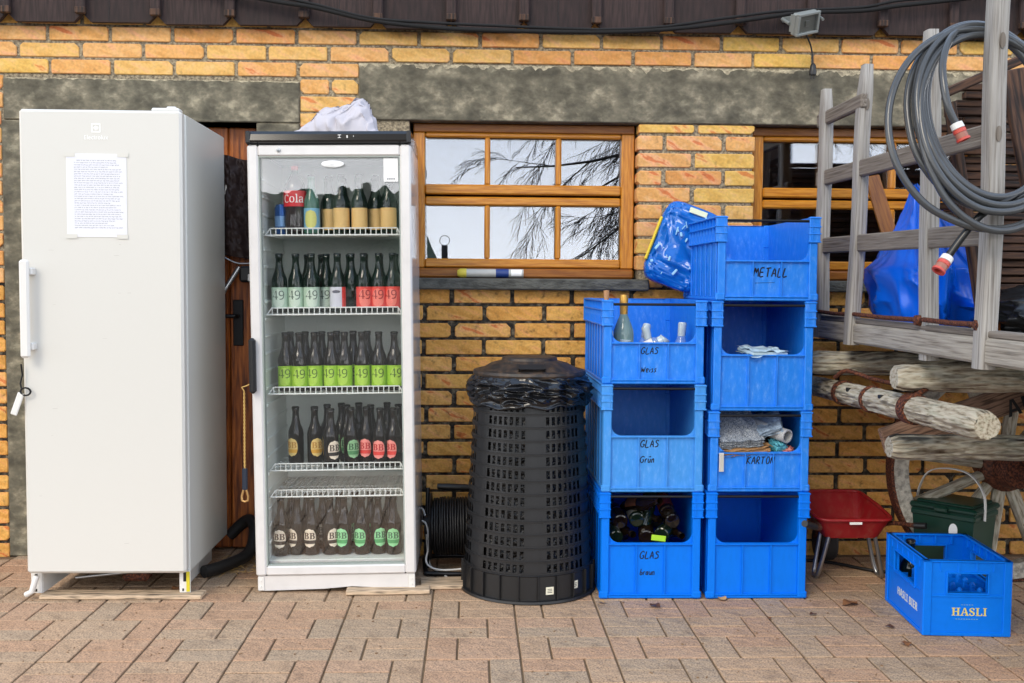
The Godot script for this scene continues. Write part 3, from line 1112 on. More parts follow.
	var badge := part("badge", mb, mat(rgb8(222, 222, 220), 0.25, 0.3), dr)
	part("badge_lettering", letters("ice", 0.009), mat(rgb8(165, 165, 165), 0.3), badge, Vector3(.012, 1.611, -.0065))
	mb = MB.new()
	mb.between(.2, .254, 1.545, 1.632, -.0128, -.0122)
	var st := part("sticker", mb, M.paper, dr)
	mb = MB.new()
	for k in 4:
		mb.between(.212 + k * .008, .218 + k * .008, 1.553, 1.557, -.0121, -.0117)
	part("sticker_print", mb, M.ink, st)
	# wire shelves
	var wire := mat(rgb8(226, 230, 226), 0.3)
	for y in [1.351, 1.05, 0.747, 0.452, 0.35]:
		part("shelf", shelf_mesh(), wire, f, Vector3(0, y, 0))

func turn_side(mb: MB) -> void:
	# outline drawn in (z, y) and pushed along x
	for i in mb.v.size():
		mb.v[i] = Vector3(mb.v[i].z, mb.v[i].y, mb.v[i].x)
		mb.n[i] = Vector3(mb.n[i].z, mb.n[i].y, mb.n[i].x)
	for i in range(0, mb.ix.size(), 3):
		var q := mb.ix[i + 1]
		mb.ix[i + 1] = mb.ix[i + 2]
		mb.ix[i + 2] = q

func shelf_mesh() -> MB:
	var mb := MB.new()
	var z0 := -.075
	var z1 := -.47
	mb.tube([Vector3(-.255, .0, z0), Vector3(.258, .0, z0)], .0035, 6)
	mb.tube([Vector3(-.236, .026, z0 - .002), Vector3(.242, .026, z0 - .002)], .0026, 6)
	mb.tube([Vector3(-.255, .0, z0), Vector3(-.236, .026, z0 - .002)], .0026, 6)
	mb.tube([Vector3(.256, .0, z0), Vector3(.242, .026, z0 - .002)], .0026, 6)
	for k in 25:
		var x := -.235 + k * .0199
		mb.tube([Vector3(x, 0, z0), Vector3(x, .026, z0 - .002)], .0021, 5)
		mb.tube([Vector3(x, .003, z0), Vector3(x, .003, z1)], .0019, 5)
	for zz in [-.17, -.27, -.37, -.47]:
		mb.tube([Vector3(-.257, 0, zz), Vector3(.257, 0, zz)], .003, 6)
	for sx in [-1.0, 1.0]:
		mb.tube([Vector3(sx * .256, 0, z0), Vector3(sx * .256, 0, z1)], .003, 6)
	return mb

# ---------- bottles ----------
var BM := {}

func bottle_profile(h: float, r: float, neck := .0132) -> Array:
	var q := h / .228
	return [Vector2(0, .004), Vector2(r * .8, 0), Vector2(r * .95, .002), Vector2(r, .008 * q), Vector2(r, .118 * q), Vector2(r * .95, .131 * q), Vector2(r * .8, .144 * q), Vector2(r * .62, .157 * q), Vector2(neck * 1.15, .172 * q), Vector2(neck * 1.0, .19 * q), Vector2(neck * .97, .208 * q), Vector2(neck * 1.08, .211 * q), Vector2(neck * 1.08, .216 * q), Vector2(neck, .218 * q), Vector2(neck * .9, .2265 * q)]

func cap_profile(h: float) -> Array:
	return [Vector2(.0155, h - .0075), Vector2(.0152, h - .003), Vector2(.0125, h + .0005), Vector2(0, h + .001)]

func oval(r: float, yc: float, hw: float, hh: float, v0 := -1.0, v1 := 1.0) -> MB:
	var mb := MB.new()
	mb.grid(10, 12, func(u, w):
		var s: float = lerpf(v0, v1, w)
		var half: float = hw * sqrt(maxf(0.0, 1.0 - pow(absf(s), 2.6)))
		var a: float = (u * 2.0 - 1.0) * half / r
		return Vector3(sin(a) * r, yc + s * hh, cos(a) * r))
	return mb

func init_bottles() -> void:
	var mb := MB.new()
	mb.lathe(bottle_profile(.228, .0302), 24, .5)
	BM.long = mb.mesh()
	mb = MB.new()
	mb.lathe(cap_profile(.227), 16)
	BM.cap = mb.mesh()
	BM.glass_brown = mat(rgb8(20, 13, 8), 0.06)
	BM.glass_green = mat(rgb8(12, 26, 20), 0.06)
	BM.caps = [mat(rgb8(28, 26, 24), 0.35, 0.5), mat(rgb8(34, 40, 44), 0.35, 0.4)]
	mb = MB.new()
	mb.lathe([Vector2(.0307, .017), Vector2(.0307, .098)], 18, .6, -1.75, 1.75)
	BM.wrap = mb.mesh()
	BM.roundel = oval(.0311, .056, .024, .036).mesh()
	BM.n49 = letters("49", .034, .0313)
	BM.ovalbig = oval(.0307, .068, .0262, .037).mesh()
	BM.ovalband = oval(.031, .068, .0262, .037, -.6, -.22).mesh()
	BM.bb = letters("BB", .025, .0313, true, true)
	BM.small = oval(.0311, .08, .016, .006).mesh()

func bottle(kind: String, at: Transform3D, label: String, group: String, turn := 0.0) -> void:
	var o := thing("beer_bottle", label, "bottle", Vector3.ZERO, group)
	o.transform = at * Transform3D(Basis(Vector3.UP, turn), Vector3.ZERO)
	var greenish := kind in ["white49", "red49", "side49", "back49"]
	part("glass_body", BM.long, BM.glass_green if greenish else BM.glass_brown, o)
	part("crown_cap", BM.cap, BM.caps[1 if greenish else 0], o)
	var pal = {
		"lime": [rgb8(150, 196, 40), rgb8(176, 214, 78), rgb8(78, 110, 30)], "white49": [rgb8(178, 204, 182), rgb8(205, 222, 204), rgb8(92, 112, 100)], "red49": [rgb8(226, 74, 66), rgb8(240, 128, 112), rgb8(150, 40, 40)],
		"side49": [rgb8(206, 208, 218), rgb8(206, 208, 218), rgb8(120, 120, 130)], "yellow": [rgb8(238, 208, 130), rgb8(226, 168, 52), rgb8(196, 140, 50)], "cream": [rgb8(236, 222, 200), rgb8(40, 32, 28), rgb8(70, 52, 40)],
		"green": [rgb8(140, 186, 138), rgb8(76, 138, 86), rgb8(54, 96, 62)], "red": [rgb8(244, 150, 140), rgb8(226, 62, 54), rgb8(190, 44, 44)], "mint": [rgb8(150, 220, 160), rgb8(70, 160, 96), rgb8(60, 110, 80)],
	}
	if kind == "back49":
		return
	if not BM.has("pal_" + kind):
		BM["pal_" + kind] = [mat(pal[kind][0], 0.5), mat(pal[kind][1], 0.5), mat(pal[kind][2], 0.5)]
	var pm: Array = BM["pal_" + kind]
	if kind in ["lime", "white49", "red49", "side49"]:
		var lb := part("label", BM.wrap, pm[0], o)
		if kind != "side49":
			part("label_circle", BM.roundel, pm[1], lb)
			part("label_number", BM.n49, pm[2], lb, Vector3(0, .068, .0313))
		else:
			var mb := MB.new()
			mb.lathe([Vector2(.0309, .017), Vector2(.0309, .098)], 6, .6, .75, 1.6)
			part("label_edge", mb, BM.pal_red49[0] if BM.has("pal_red49") else mat(rgb8(226, 74, 66), .5), lb)
			part("label_circle", BM.small, pm[2], lb)
	else:
		var lb := part("label", BM.ovalbig, pm[0], o)
		part("label_band", BM.ovalband, pm[1], lb)
		part("label_letters", BM.bb, pm[2], lb, Vector3(0, .0765, .0313))

func in_fridge(X: float, y: float, z: float) -> Transform3D:
	# X and z of the place in the world, y the shelf's height on the fridge
	return GF.transform * Transform3D(Basis(), Vector3(X + 0.5135 + 0.0151 * y, y, z - 0.55))

func build_fridge_contents() -> void:
	init_bottles()
	rng.seed = 404
	var rows := [
		["lime", 0.753, .425, [-.728, -.668, -.61, -.551, -.495, -.432, -.362, -.305], "lime green label beer bottle", "middle shelf of the glass fridge", "lime label bottles on the middle shelf"],
		["lime", 0.753, .35, [-.716, -.655, -.596, -.535, -.474, -.413], "lime green label beer bottle", "middle shelf of the glass fridge", "lime label bottles on the middle shelf"],
		["floor", 0.114, .43, [-.739, -.68, -.622, -.557, -.499, -.428, -.369, -.305], "", "", "bottles on the fridge floor"],
		["floor", 0.114, .33, [-.725, -.66, -.598, -.53, -.465, -.4, -.335], "", "", "bottles on the fridge floor"],
	]
	for r in rows:
		for i in r[3].size():
			var back: bool = r[2] < .4
			var kind: String = r[0]
			var lab := ""
			if kind == "lime":
				lab = "lime label beer bottle, %s in the %s row on the middle fridge shelf" % [NTH[i], "back" if back else "front"]
			else:
				kind = "cream" if i < 4 else "mint"
				lab = "dark beer bottle with %s oval label, %s in the fridge floor's %s row" % ["cream" if i < 4 else "mint", NTH[i], "back" if back else "front"]
			bottle(kind, in_fridge(r[3][i] + rng.randf_range(-.004, .004), r[1], r[2] + rng.randf_range(-.018, .006)), lab, r[6], rng.randf_range(-.35, .35) if rng.randf() < .6 else rng.randf_range(-.9, .9))
	# fourth shelf
	var s4 := [["yellow", -.698, .34], ["yellow", -.622, .35], ["yellow", -.582, .28], ["cream", -.548, .43], ["green", -.472, .40], ["red", -.415, .38], ["red", -.357, .425], ["red", -.305, .42]]
	for i in s4.size():
		bottle(s4[i][0], in_fridge(s4[i][1], 0.457, s4[i][2]), "beer bottle with %s oval label, %s on the fridge's fourth shelf" % [s4[i][0], NTH[i]], "oval label bottles on the fourth shelf", rng.randf_range(-.7, .7))
	var s4b := [-.53, -.5, -.46, -.405, -.345, -.295]
	for i in s4b.size():
		bottle("green" if i < 3 else "red", in_fridge(s4b[i], 0.457, .24 + .07 * (i % 2)), "half hidden beer bottle, %s in the fourth fridge shelf's back row" % NTH[i], "oval label bottles on the fourth shelf")
	# second shelf
	var s2 := [["white49", -.743, .43], ["white49", -.682, .42], ["white49", -.621, .43], ["white49", -.572, .37], ["side49", -.521, .43], ["back49", -.472, .40], ["red49", -.42, .43], ["red49", -.362, .43], ["red49", -.309, .43]]
	var words := {"white49": "pale green label", "side49": "white and red label", "back49": "no visible label", "red49": "red label"}
	for i in s2.size():
		bottle(s2[i][0], in_fridge(s2[i][1], 1.056, s2[i][2]), "dark bottle with %s, %s on the fridge's second shelf" % [words[s2[i][0]], NTH[i]], "bottles on the second shelf", rng.randf_range(-.3, .3))
	var s2b := [-.655, -.6, -.49, -.43, -.37, -.31]
	for i in s2b.size():
		bottle("back49", in_fridge(s2b[i], 1.056, .3), "dark bottle neck, %s in the second fridge shelf's back row" % NTH[i], "bottles on the second shelf")
	# top shelf
	var y1 := 1.357
	var mb := MB.new()
	var o := thing("drinks_can", "small blue drinks can at the left of the fridge's top shelf", "can")
	o.transform = in_fridge(-.74, y1, .4)
	mb.lathe([Vector2(0, .002), Vector2(.022, 0), Vector2(.026, .006), Vector2(.026, .1), Vector2(.022, .112), Vector2(.021, .115), Vector2(.018, .112), Vector2(0, .112)], 20)
	part("can_body", mb, mat(rgb8(40, 84, 150), 0.3, 0.5), o)
	mb = MB.new()
	mb.lathe([Vector2(.0263, .03), Vector2(.0263, .07)], 20)
	part("can_print", mb, mat(rgb8(120, 160, 205), 0.3, 0.3), o)
	o = thing("cola_bottle", "plastic cola bottle with red label on the fridge's top shelf", "bottle")
	o.transform = in_fridge(-.685, y1, .41)
	mb = MB.new()
	mb.lathe([Vector2(0, .006), Vector2(.03, 0), Vector2(.042, .012), Vector2(.043, .06), Vector2(.04, .085), Vector2(.043, .1), Vector2(.043, .165), Vector2(.036, .195), Vector2(.02, .222), Vector2(.013, .232), Vector2(.013, .25)], 24, .7)
	part("bottle_body", mb, mat(rgb8(52, 44, 46), 0.08), o)
	mb = MB.new()
	mb.lathe([Vector2(.0436, .105), Vector2(.0436, .165)], 24)
	var rl := part("label", mb, mat(rgb8(206, 34, 48), 0.4), o)
	part("label_lettering", letters("Cola", .03, .044, true), M.paper, rl, Vector3(0, .134, .0442))
	mb = MB.new()
	mb.lathe([Vector2(.0142, .245), Vector2(.0142, .262), Vector2(0, .263)], 16)
	part("screw_cap", mb, mat(rgb8(190, 30, 40), 0.4), o)
	o = thing("juice_bottle", "small bottle with blue and yellow label on the fridge's top shelf", "bottle")
	o.transform = in_fridge(-.621, y1, .42)
	part("glass_body", BM.long, mat(rgb8(70, 110, 96), 0.08), o)
	var jl := part("label", BM.wrap, mat(rgb8(120, 176, 206), 0.45), o)
	part("label_circle", BM.roundel, mat(rgb8(206, 206, 120), 0.45), jl)
	part("crown_cap", BM.cap, BM.caps[0], o)
	var beige := mat(rgb8(222, 186, 120), 0.55)
	var xs := [-.56, -.507, -.438, -.38, -.327]
	for i in 5:
		o = thing("beige_bottle", "dark bottle with plain beige label, %s of five on the fridge's top shelf" % NTH[i], "bottle", Vector3.ZERO, "beige label bottles on the top shelf")
		o.transform = in_fridge(xs[i], y1, .37 if i in [0, 3] else .425)
		part("glass_body", BM.long, BM.glass_green, o)
		part("label", BM.wrap, beige, o)
		part("crown_cap", BM.cap, BM.caps[1], o)
	for i in 5:
		o = thing("beige_bottle", "dark bottle, %s in the back row of the fridge's top shelf" % NTH[i], "bottle", Vector3.ZERO, "back row of the top shelf")
		o.transform = in_fridge(-.58 + i * .062, y1, .27)
		part("glass_body", BM.long, BM.glass_green, o)
		part("crown_cap", BM.cap, BM.caps[1], o)

func build_fridge_extras() -> void:
	# crumpled cloth on the header
	var nz := FastNoiseLite.new()
	nz.seed = 8
	nz.frequency = 1.0
	nz.fractal_octaves = 1
	var mb := MB.new()
	var prof := Curve.new()
	for e in [[0.0, 0.0], [.12, .02], [.2, .055], [.32, .1], [.48, .108], [.6, .112], [.68, .138], [.79, .125], [.86, .07], [.91, .018], [1.0, 0.0]]:
		prof.add_point(Vector2(e[0], e[1] * 5.0))
	mb.grid(90, 60, func(u, w):
		var a: float = (u - .5) * 2.0
		var b: float = (w - .5) * 2.0
		var h: float = prof.sample_baked(u) / 5.0 * pow(maxf(0.0, 1.0 - b * b), .42)
		var warp: float = nz.get_noise_2d(a * 1.2, b * 1.2)
		var f1: float = sin(a * 7.0 + b * 4.5 + warp * 7.0)
		var f2: float = sin(a * 15.0 - b * 9.0 + warp * 12.0 + 1.0)
		var f3: float = nz.get_noise_2d(a * 3.0 + 5.0, b * 3.0)
		var puff: float = clampf(h / .05, 0.0, 1.0)
		var y: float = maxf(.002, h + puff * (.009 * f1 + .0035 * f2 + .012 * f3))
		var out: float = puff * (.012 * f1 + .006 * f2)
		return Vector3(.178 * a + .012 * nz.get_noise_2d(b * 1.4, 3.0) + out * .6, y, -.13 * b - out * (1.0 if b < 0.0 else -1.0)))
	var cl := single("white_cloth", mb, mat(rgb8(186, 182, 188), 0.9), "crumpled white cloth lying on top of the glass-door fridge", "cloth", Vector3(-.528, 1.742, .345))
	cl.rotation.z = 0.0151
	# bottle opener on a twisted cord beside the handle
	var op := thing("bottle_opener", "bottle opener with black grip hanging on a cord beside the glass fridge", "bottle opener", Vector3(-.862, .345, .52))
	mb = MB.new()
	var c1 := []
	var c2 := []
	for k in 60:
		var y := .125 + k * .005
		c1.append(Vector3(.0022 * cos(k * 1.1), y, .0022 * sin(k * 1.1)))
		c2.append(Vector3(-.0022 * cos(k * 1.1), y, -.0022 * sin(k * 1.1)))
	mb.tube(c1, .0022, 5)
	mb.tube(c2, .0022, 5)
	mb.tube([Vector3(0, .42, 0), Vector3(-.008, .435, .003), Vector3(.008, .44, 0), Vector3(.03, .45, .0)], .003, 5)
	part("cord", mb, mat(rgb8(196, 160, 92), 0.8), op)
	mb = MB.new()
	mb.box(Vector3(0, .085, 0), Vector3(.02, .085, .012), .004)
	part("grip", mb, mat(rgb8(22, 34, 52), .5), op)
	mb = MB.new()
	mb.tube([Vector3(-.005, .045, 0), Vector3(-.012, .02, 0), Vector3(-.011, .004, 0), Vector3(0, -.001, 0), Vector3(.011, .004, 0), Vector3(.012, .02, 0), Vector3(.005, .045, 0)], .0048, 6)
	part("opener_head", mb, mat(rgb8(190, 150, 96), .35, .6), op)
	# planks by the fridge foot
	var p1 := beam("wooden_plank", Vector3(-.475, .0105, .555), Vector3(-.16, .0105, .545), .017, .07, M.palewood, self, .003)
	tag(p1, "short pale plank wedged under the right front of the glass fridge", "plank")
	var p2 := beam("wooden_plank", Vector3(-.2, .009, .46), Vector3(.16, .009, .44), .016, .12, M.palewood, self, .003)
	tag(p2, "wide pale plank on the paving between glass fridge and black bin", "plank")

# ---------- black bin and cable reel ----------
func build_bin() -> void:
	var b := thing("compost_bin", "round black slatted plastic bin with lid and bin bag between fridge and crates", "bin", Vector3(.218, 0, .452))
	var r_at := func(y): return lerpf(.248, .214, clampf((y - .1) / .63, 0.0, 1.0))
	# lattice body: hole columns in groups, ribs round it
	var mb := MB.new()
	var cols := 60
	var rows := 13
	var y0 := .105
	var y1 := .745
	var ph := (y1 - y0) / rows
	for j in rows:
		var ya := y0 + j * ph
		for i in cols:
			var a0 := TAU * (i - .5) / cols + .06
			var a1 := TAU * (i + .5) / cols + .06
			var open_cell := posmod(i + 1, 10) >= 3
			var am := [a0, lerpf(a0, a1, .2), lerpf(a0, a1, .8), a1]
			var ym := [ya, ya + ph * .2, ya + ph * .82, ya + ph]
			for q in 3:
				for p in 3:
					if open_cell and q == 1 and p == 1:
						# four inner sides of the hole
						continue
					var pts := []
					for k in [[p, q], [p + 1, q], [p + 1, q + 1], [p, q + 1]]:
						var r: float = r_at.call(ym[k[1]]) + (.0 if q != 1 else -.0015)
						pts.append(Vector3(sin(am[k[0]]) * r, ym[k[1]], cos(am[k[0]]) * r))
					mb.poly(pts, Vector3(sin(a0), 0, cos(a0)))
	part("lattice_body", mb, mat(rgb8(30, 31, 33), .33, 0, T.scuff, Vector3.ONE * 5.0), b)
	for j in rows + 1:
		mb = MB.new()
		var y := y0 + j * ph
		var r: float = r_at.call(y)
		mb.lathe([Vector2(r - .002, y - .005), Vector2(r + .0022, y - .0035), Vector2(r + .0022, y + .0035), Vector2(r - .002, y + .005)], 64, .5)
		part("rib", mb, M.black_plastic, b)
	mb = MB.new()
	mb.lathe([Vector2(.24, .02), Vector2(.236, .1), Vector2(.2, .75)], 40)
	part("inner_bag", mb, mat(rgb8(12, 12, 13), 0.3, 0, T.scuff, Vector3.ONE * 6.0, false, T.bumpbig, 1.0), b)
	mb = MB.new()
	mb.lathe([Vector2(.262, 0), Vector2(.266, .004), Vector2(.264, .012), Vector2(.2515, .014), Vector2(.2495, .1), Vector2(.252, .104), Vector2(.246, .108)], 64, .5)
	for k in 22:
		var a := TAU * k / 22 + .1
		mb.xf = Transform3D(Basis(Vector3.UP, a), Vector3.ZERO)
		mb.box(Vector3(0, .058, .255), Vector3(.004, .09, .012), .001)
	mb.xf = Transform3D.IDENTITY
	part("base_ring", mb, mat(rgb8(24, 24, 25), 0.42, 0, T.scuff, Vector3.ONE * 5.0), b)
	# stickers
	for e in [[.27, .05, .03], [.72, .058, .022]]:
		mb = MB.new()
		mb.xf = Transform3D(Basis(Vector3.UP, e[0]), Vector3.ZERO)
		mb.box(Vector3(0, e[1], .2555), Vector3(e[2], .028, .0015))
		var s := part("sticker", mb, mat(rgb8(222, 218, 196), .6), b)
		mb = MB.new()
		mb.xf = Transform3D(Basis(Vector3.UP, e[0]), Vector3.ZERO)
		for k in 3:
			mb.box(Vector3(0, e[1] - .006 + k * .006, .2565), Vector3(e[2] * .6, .002, .0006))
		part("sticker_print", mb, M.ink, s)
	# bin bag folded over the rim
	var nz := FastNoiseLite.new()
	nz.seed = 3
	nz.frequency = 1.0
	nz.fractal_octaves = 2
	mb = MB.new()
	mb.grid(150, 40, func(u, w):
		var a: float = TAU * (1.0 - fposmod(u, 1.0))
		var c := Vector2(cos(a), sin(a))
		var hem: float = .718 + .014 * nz.get_noise_2d(c.x * 1.6, c.y * 1.6 + 5.0)
		var y: float = lerpf(.835, hem, w)
		var bulge: float = sin(pow(w, .8) * PI) * .02
		var r: float = lerpf(.21, .2265, w) + bulge + .012 * sin(PI * w) * nz.get_noise_2d(c.x * 3.0, c.y * 3.0 + 3.0)
		var ridge: float = 1.0 - absf(nz.get_noise_3d(c.x * 1.5 + 1.2 * w, c.y * 1.5 - .6 * w, w * 1.9)) * 2.6
		r += .02 * (ridge - .5) * sin(PI * clampf(w, .06, .96)) + .004 * nz.get_noise_3d(c.x * 5.0, c.y * 5.0, w * 2.0)
		r += .006 * exp(-pow((w - .96) / .05, 2.0))
		return Vector3(sin(a) * r, y, cos(a) * r))
	part("bin_bag", mb, mat(rgb8(20, 21, 24), 0.13), b)
	# lid
	mb = MB.new()
	mb.lathe([Vector2(.205, .826), Vector2(.216, .828), Vector2(.219, .836), Vector2(.216, .846), Vector2(.2, .851), Vector2(.192, .848), Vector2(.186, .85), Vector2(.15, .872), Vector2(.112, .882), Vector2(.108, .884), Vector2(.106, .893), Vector2(.1, .897), Vector2(.0, .899)], 56, .5)
	var lid := part("lid", mb, detail(mat(rgb8(26, 25, 25), 0.5, 0, T.scuff, Vector3.ONE * 4.0), ntex(76, .02, [Color(.32, .24, .18, 0), Color(.32, .24, .18, .2), Color(.36, .28, .2, .55)], [.35, .5, .8])), b)
	mb = MB.new()
	mb.xf = Transform3D(Basis(Vector3(1, 0, 0), .5), Vector3(0, .861, .17))
	mb.between(-.05, .05, .006, .01, -.016, .016)
	mb.between(-.05, -.045, -.002, .012, -.016, .016)
	mb.between(.045, .05, -.002, .012, -.016, .016)
	part("lid_grip", mb, M.black_plastic, lid)

	# cable reel behind
	var r := thing("cable_reel", "black cable reel drum standing beside the glass fridge foot", "cable reel", Vector3(-.085, 0, .2))
	for sx in [-1.0, 1.0]:
		mb = MB.new()
		mb.xf = Transform3D(Basis(Vector3(0, 0, 1), -PI / 2 * sx), Vector3(.082 * sx, .175, 0))
		mb.lathe([Vector2(0, 0), Vector2(.135, 0), Vector2(.14, .004), Vector2(.135, .008), Vector2(.05, .006), Vector2(.045, .03), Vector2(0, .03)], 40, .5)
		part("flange", mb, M.black_plastic, r)
	mb = MB.new()
	var coil := []
	for k in 420:
		var lay := k / 140
		var q := float(k % 140) / 140.0
		if lay % 2 == 1:
			q = 1.0 - q
		var a := k * .62
		coil.append(Vector3(lerpf(-.074, .074, q) + rng.randf_range(-.002, .002), .175 + cos(a) * (.1 + lay * .008), sin(a) * (.1 + lay * .008)))
	mb.tube(coil, .0048, 6)
	mb.xf = Transform3D(Basis(Vector3(0, 0, 1), -PI / 2), Vector3(-.08, .175, 0))
	mb.lathe([Vector2(.099, 0), Vector2(.099, .16)], 30)
	part("wound_cable", mb, M.black_rubber, r)
	mb = MB.new()
	mb.tube(curve_pts([Vector3(-.1, .012, .13), Vector3(-.11, .012, -.02), Vector3(-.1, .012, -.13), Vector3(.09, .012, -.13), Vector3(.1, .012, .0), Vector3(.09, .012, .13), Vector3(-.1, .012, .13)], 4), .01, 8)
	for sx in [-1.0, 1.0]:
		mb.tube([Vector3(.1 * sx, .012, .05), Vector3(.1 * sx, .16, 0), Vector3(.1 * sx, .33, -.02)], .009, 8)
	mb.tube([Vector3(-.1, .175, 0), Vector3(.1, .175, 0)], .012, 8)
	part("stand", mb, M.dark_steel, r)
	mb = MB.new()
	mb.tube([Vector3(-.06, .34, .0), Vector3(-.02, .337, -.005), Vector3(.1, .33, -.02)], [.012, .014, .013], 10)
	part("carry_handle", mb, M.black_plastic, r)
	mb = MB.new()
	mb.tube(curve_pts([Vector3(-.12, .2, .02), Vector3(-.1, .19, .06), Vector3(-.09, .12, .1), Vector3(-.1, .05, .1), Vector3(-.05, .03, .14), Vector3(.06, .035, .14), Vector3(.09, .05, .12)], 6), .0042, 6)
	part("plug_lead", mb, M.white_plastic, r)
	# white lead from the fridge
	mb = MB.new()
	mb.tube(curve_pts([Vector3(-.24, .2, .1), Vector3(-.21, .24, .16), Vector3(-.19, .2, .22), Vector3(-.185, .1, .24), Vector3(-.17, .012, .22), Vector3(-.1, .006, .36)], 6), .0038, 6)
	single("power_lead", mb, M.white_plastic, "thin white power lead looping out behind the glass fridge", "cable")

# ---------- blue picking crates ----------
func crate_mesh(H: float, oy: float) -> MB:
	var mb := MB.new()
	var D := .59
	var rim := H - .095
	# foot and floor
	mb.between(-.186, .186, .0, .012, -D + .006, -.006, .003)
	mb.between(-.178, .178, .012, .018, -D + .01, -.012)
	# front panel with the picking opening
	var o := [Vector2(-.178, .012), Vector2(-.178, H - .002)]
	o.append(Vector2(-.155, H - .002))
	for k in 9:
		var a := PI + PI / 2 * k / 8.0
		o.append(Vector2(-.155 + .038 + .038 * cos(a), oy + .038 + .038 * sin(a)))
	for k in 9:
		var a := PI * 1.5 + PI / 2 * k / 8.0
		o.append(Vector2(.155 - .038 + .038 * cos(a), oy + .038 + .038 * sin(a)))
	o.append_array([Vector2(.155, H - .002), Vector2(.178, H - .002), Vector2(.178, .012)])
	mb.prism(o, -.019, -.013)
	mb.between(-.157, .157, oy - .006, oy - .001, -.013, -.002, .001)
	mb.between(-.157, .157, .013, .018, -.013, -.003, .001)
	for x in [-.0535, .0535]:
		mb.between(x - .002, x + .002, .018, oy - .006, -.013, -.004)
	for sx in [-1.0, 1.0]:
		# side walls, corner posts, stepped rim band
		mb.between(sx * .174, sx * .18, .012, H, -D + .008, -.014)
		mb.between(sx * .156, sx * .186, .008, rim, -.014, -.001, .003)
		mb.between(sx * .156, sx * .186, .008, rim, -D, -D + .014, .003)
		mb.between(sx * .153, sx * .1945, rim, H, -.015, .0025, .003)
		mb.between(sx * .153, sx * .1945, rim, H, -D - .002, -D + .015, .003)
		for yy in [H - .004, H - .036, H - .062, rim + .003]:
			mb.between(sx * .152, sx * .1965, yy - .003, yy + .002, -.016, .0055, .001)
		mb.between(sx * .1625, sx * .1665, rim + .004, H - .005, .0, .0045)
		# rim along the side with ribs
		mb.between(sx * .18, sx * .1935, H - .006, H, -D, .0, .001)
		mb.between(sx * .18, sx * .1935, rim, rim + .005, -D, .0, .001)
		mb.between(sx * .18, sx * .1915, H - .04, H - .035, -D, .0, .001)
		for k in 12:
			var z := -.03 - k * .048
			mb.between(sx * .18, sx * .1905, rim + .005, H - .006, z - .002, z + .002)
		for k in 7:
			var z := -.05 - k * .081
			mb.between(sx * .18, sx * .1845, .012, rim, z - .012, z + .012, .003)
		mb.between(sx * .156, sx * .1925, .0, .03, -.014, .001, .006)
	# rear wall and its rim
	mb.between(-.178, .178, .012, H - .002, -D + .006, -D + .012)
	mb.between(-.156, .156, H - .006, H - .001, -D - .002, -D + .012)
	mb.between(-.156, .156, rim, rim + .005, -D - .002, -D + .006)
	return mb

func crate(at: Vector3, H: float, oy: float, m: Material, label: String, turn := 0.0) -> Node3D:
	var c := thing("picking_crate", label, "crate", at, "blue stacking crates")
	c.rotation.y = turn
	part("crate_body", crate_mesh(H, oy), m, c)
	var mb := MB.new()
	mb.tube([Vector3(-.17, H - .016, -.006), Vector3(.17, H - .016, -.006)], .005, 8)
	part("front_bar", mb, M.dark_steel, c)
	return c

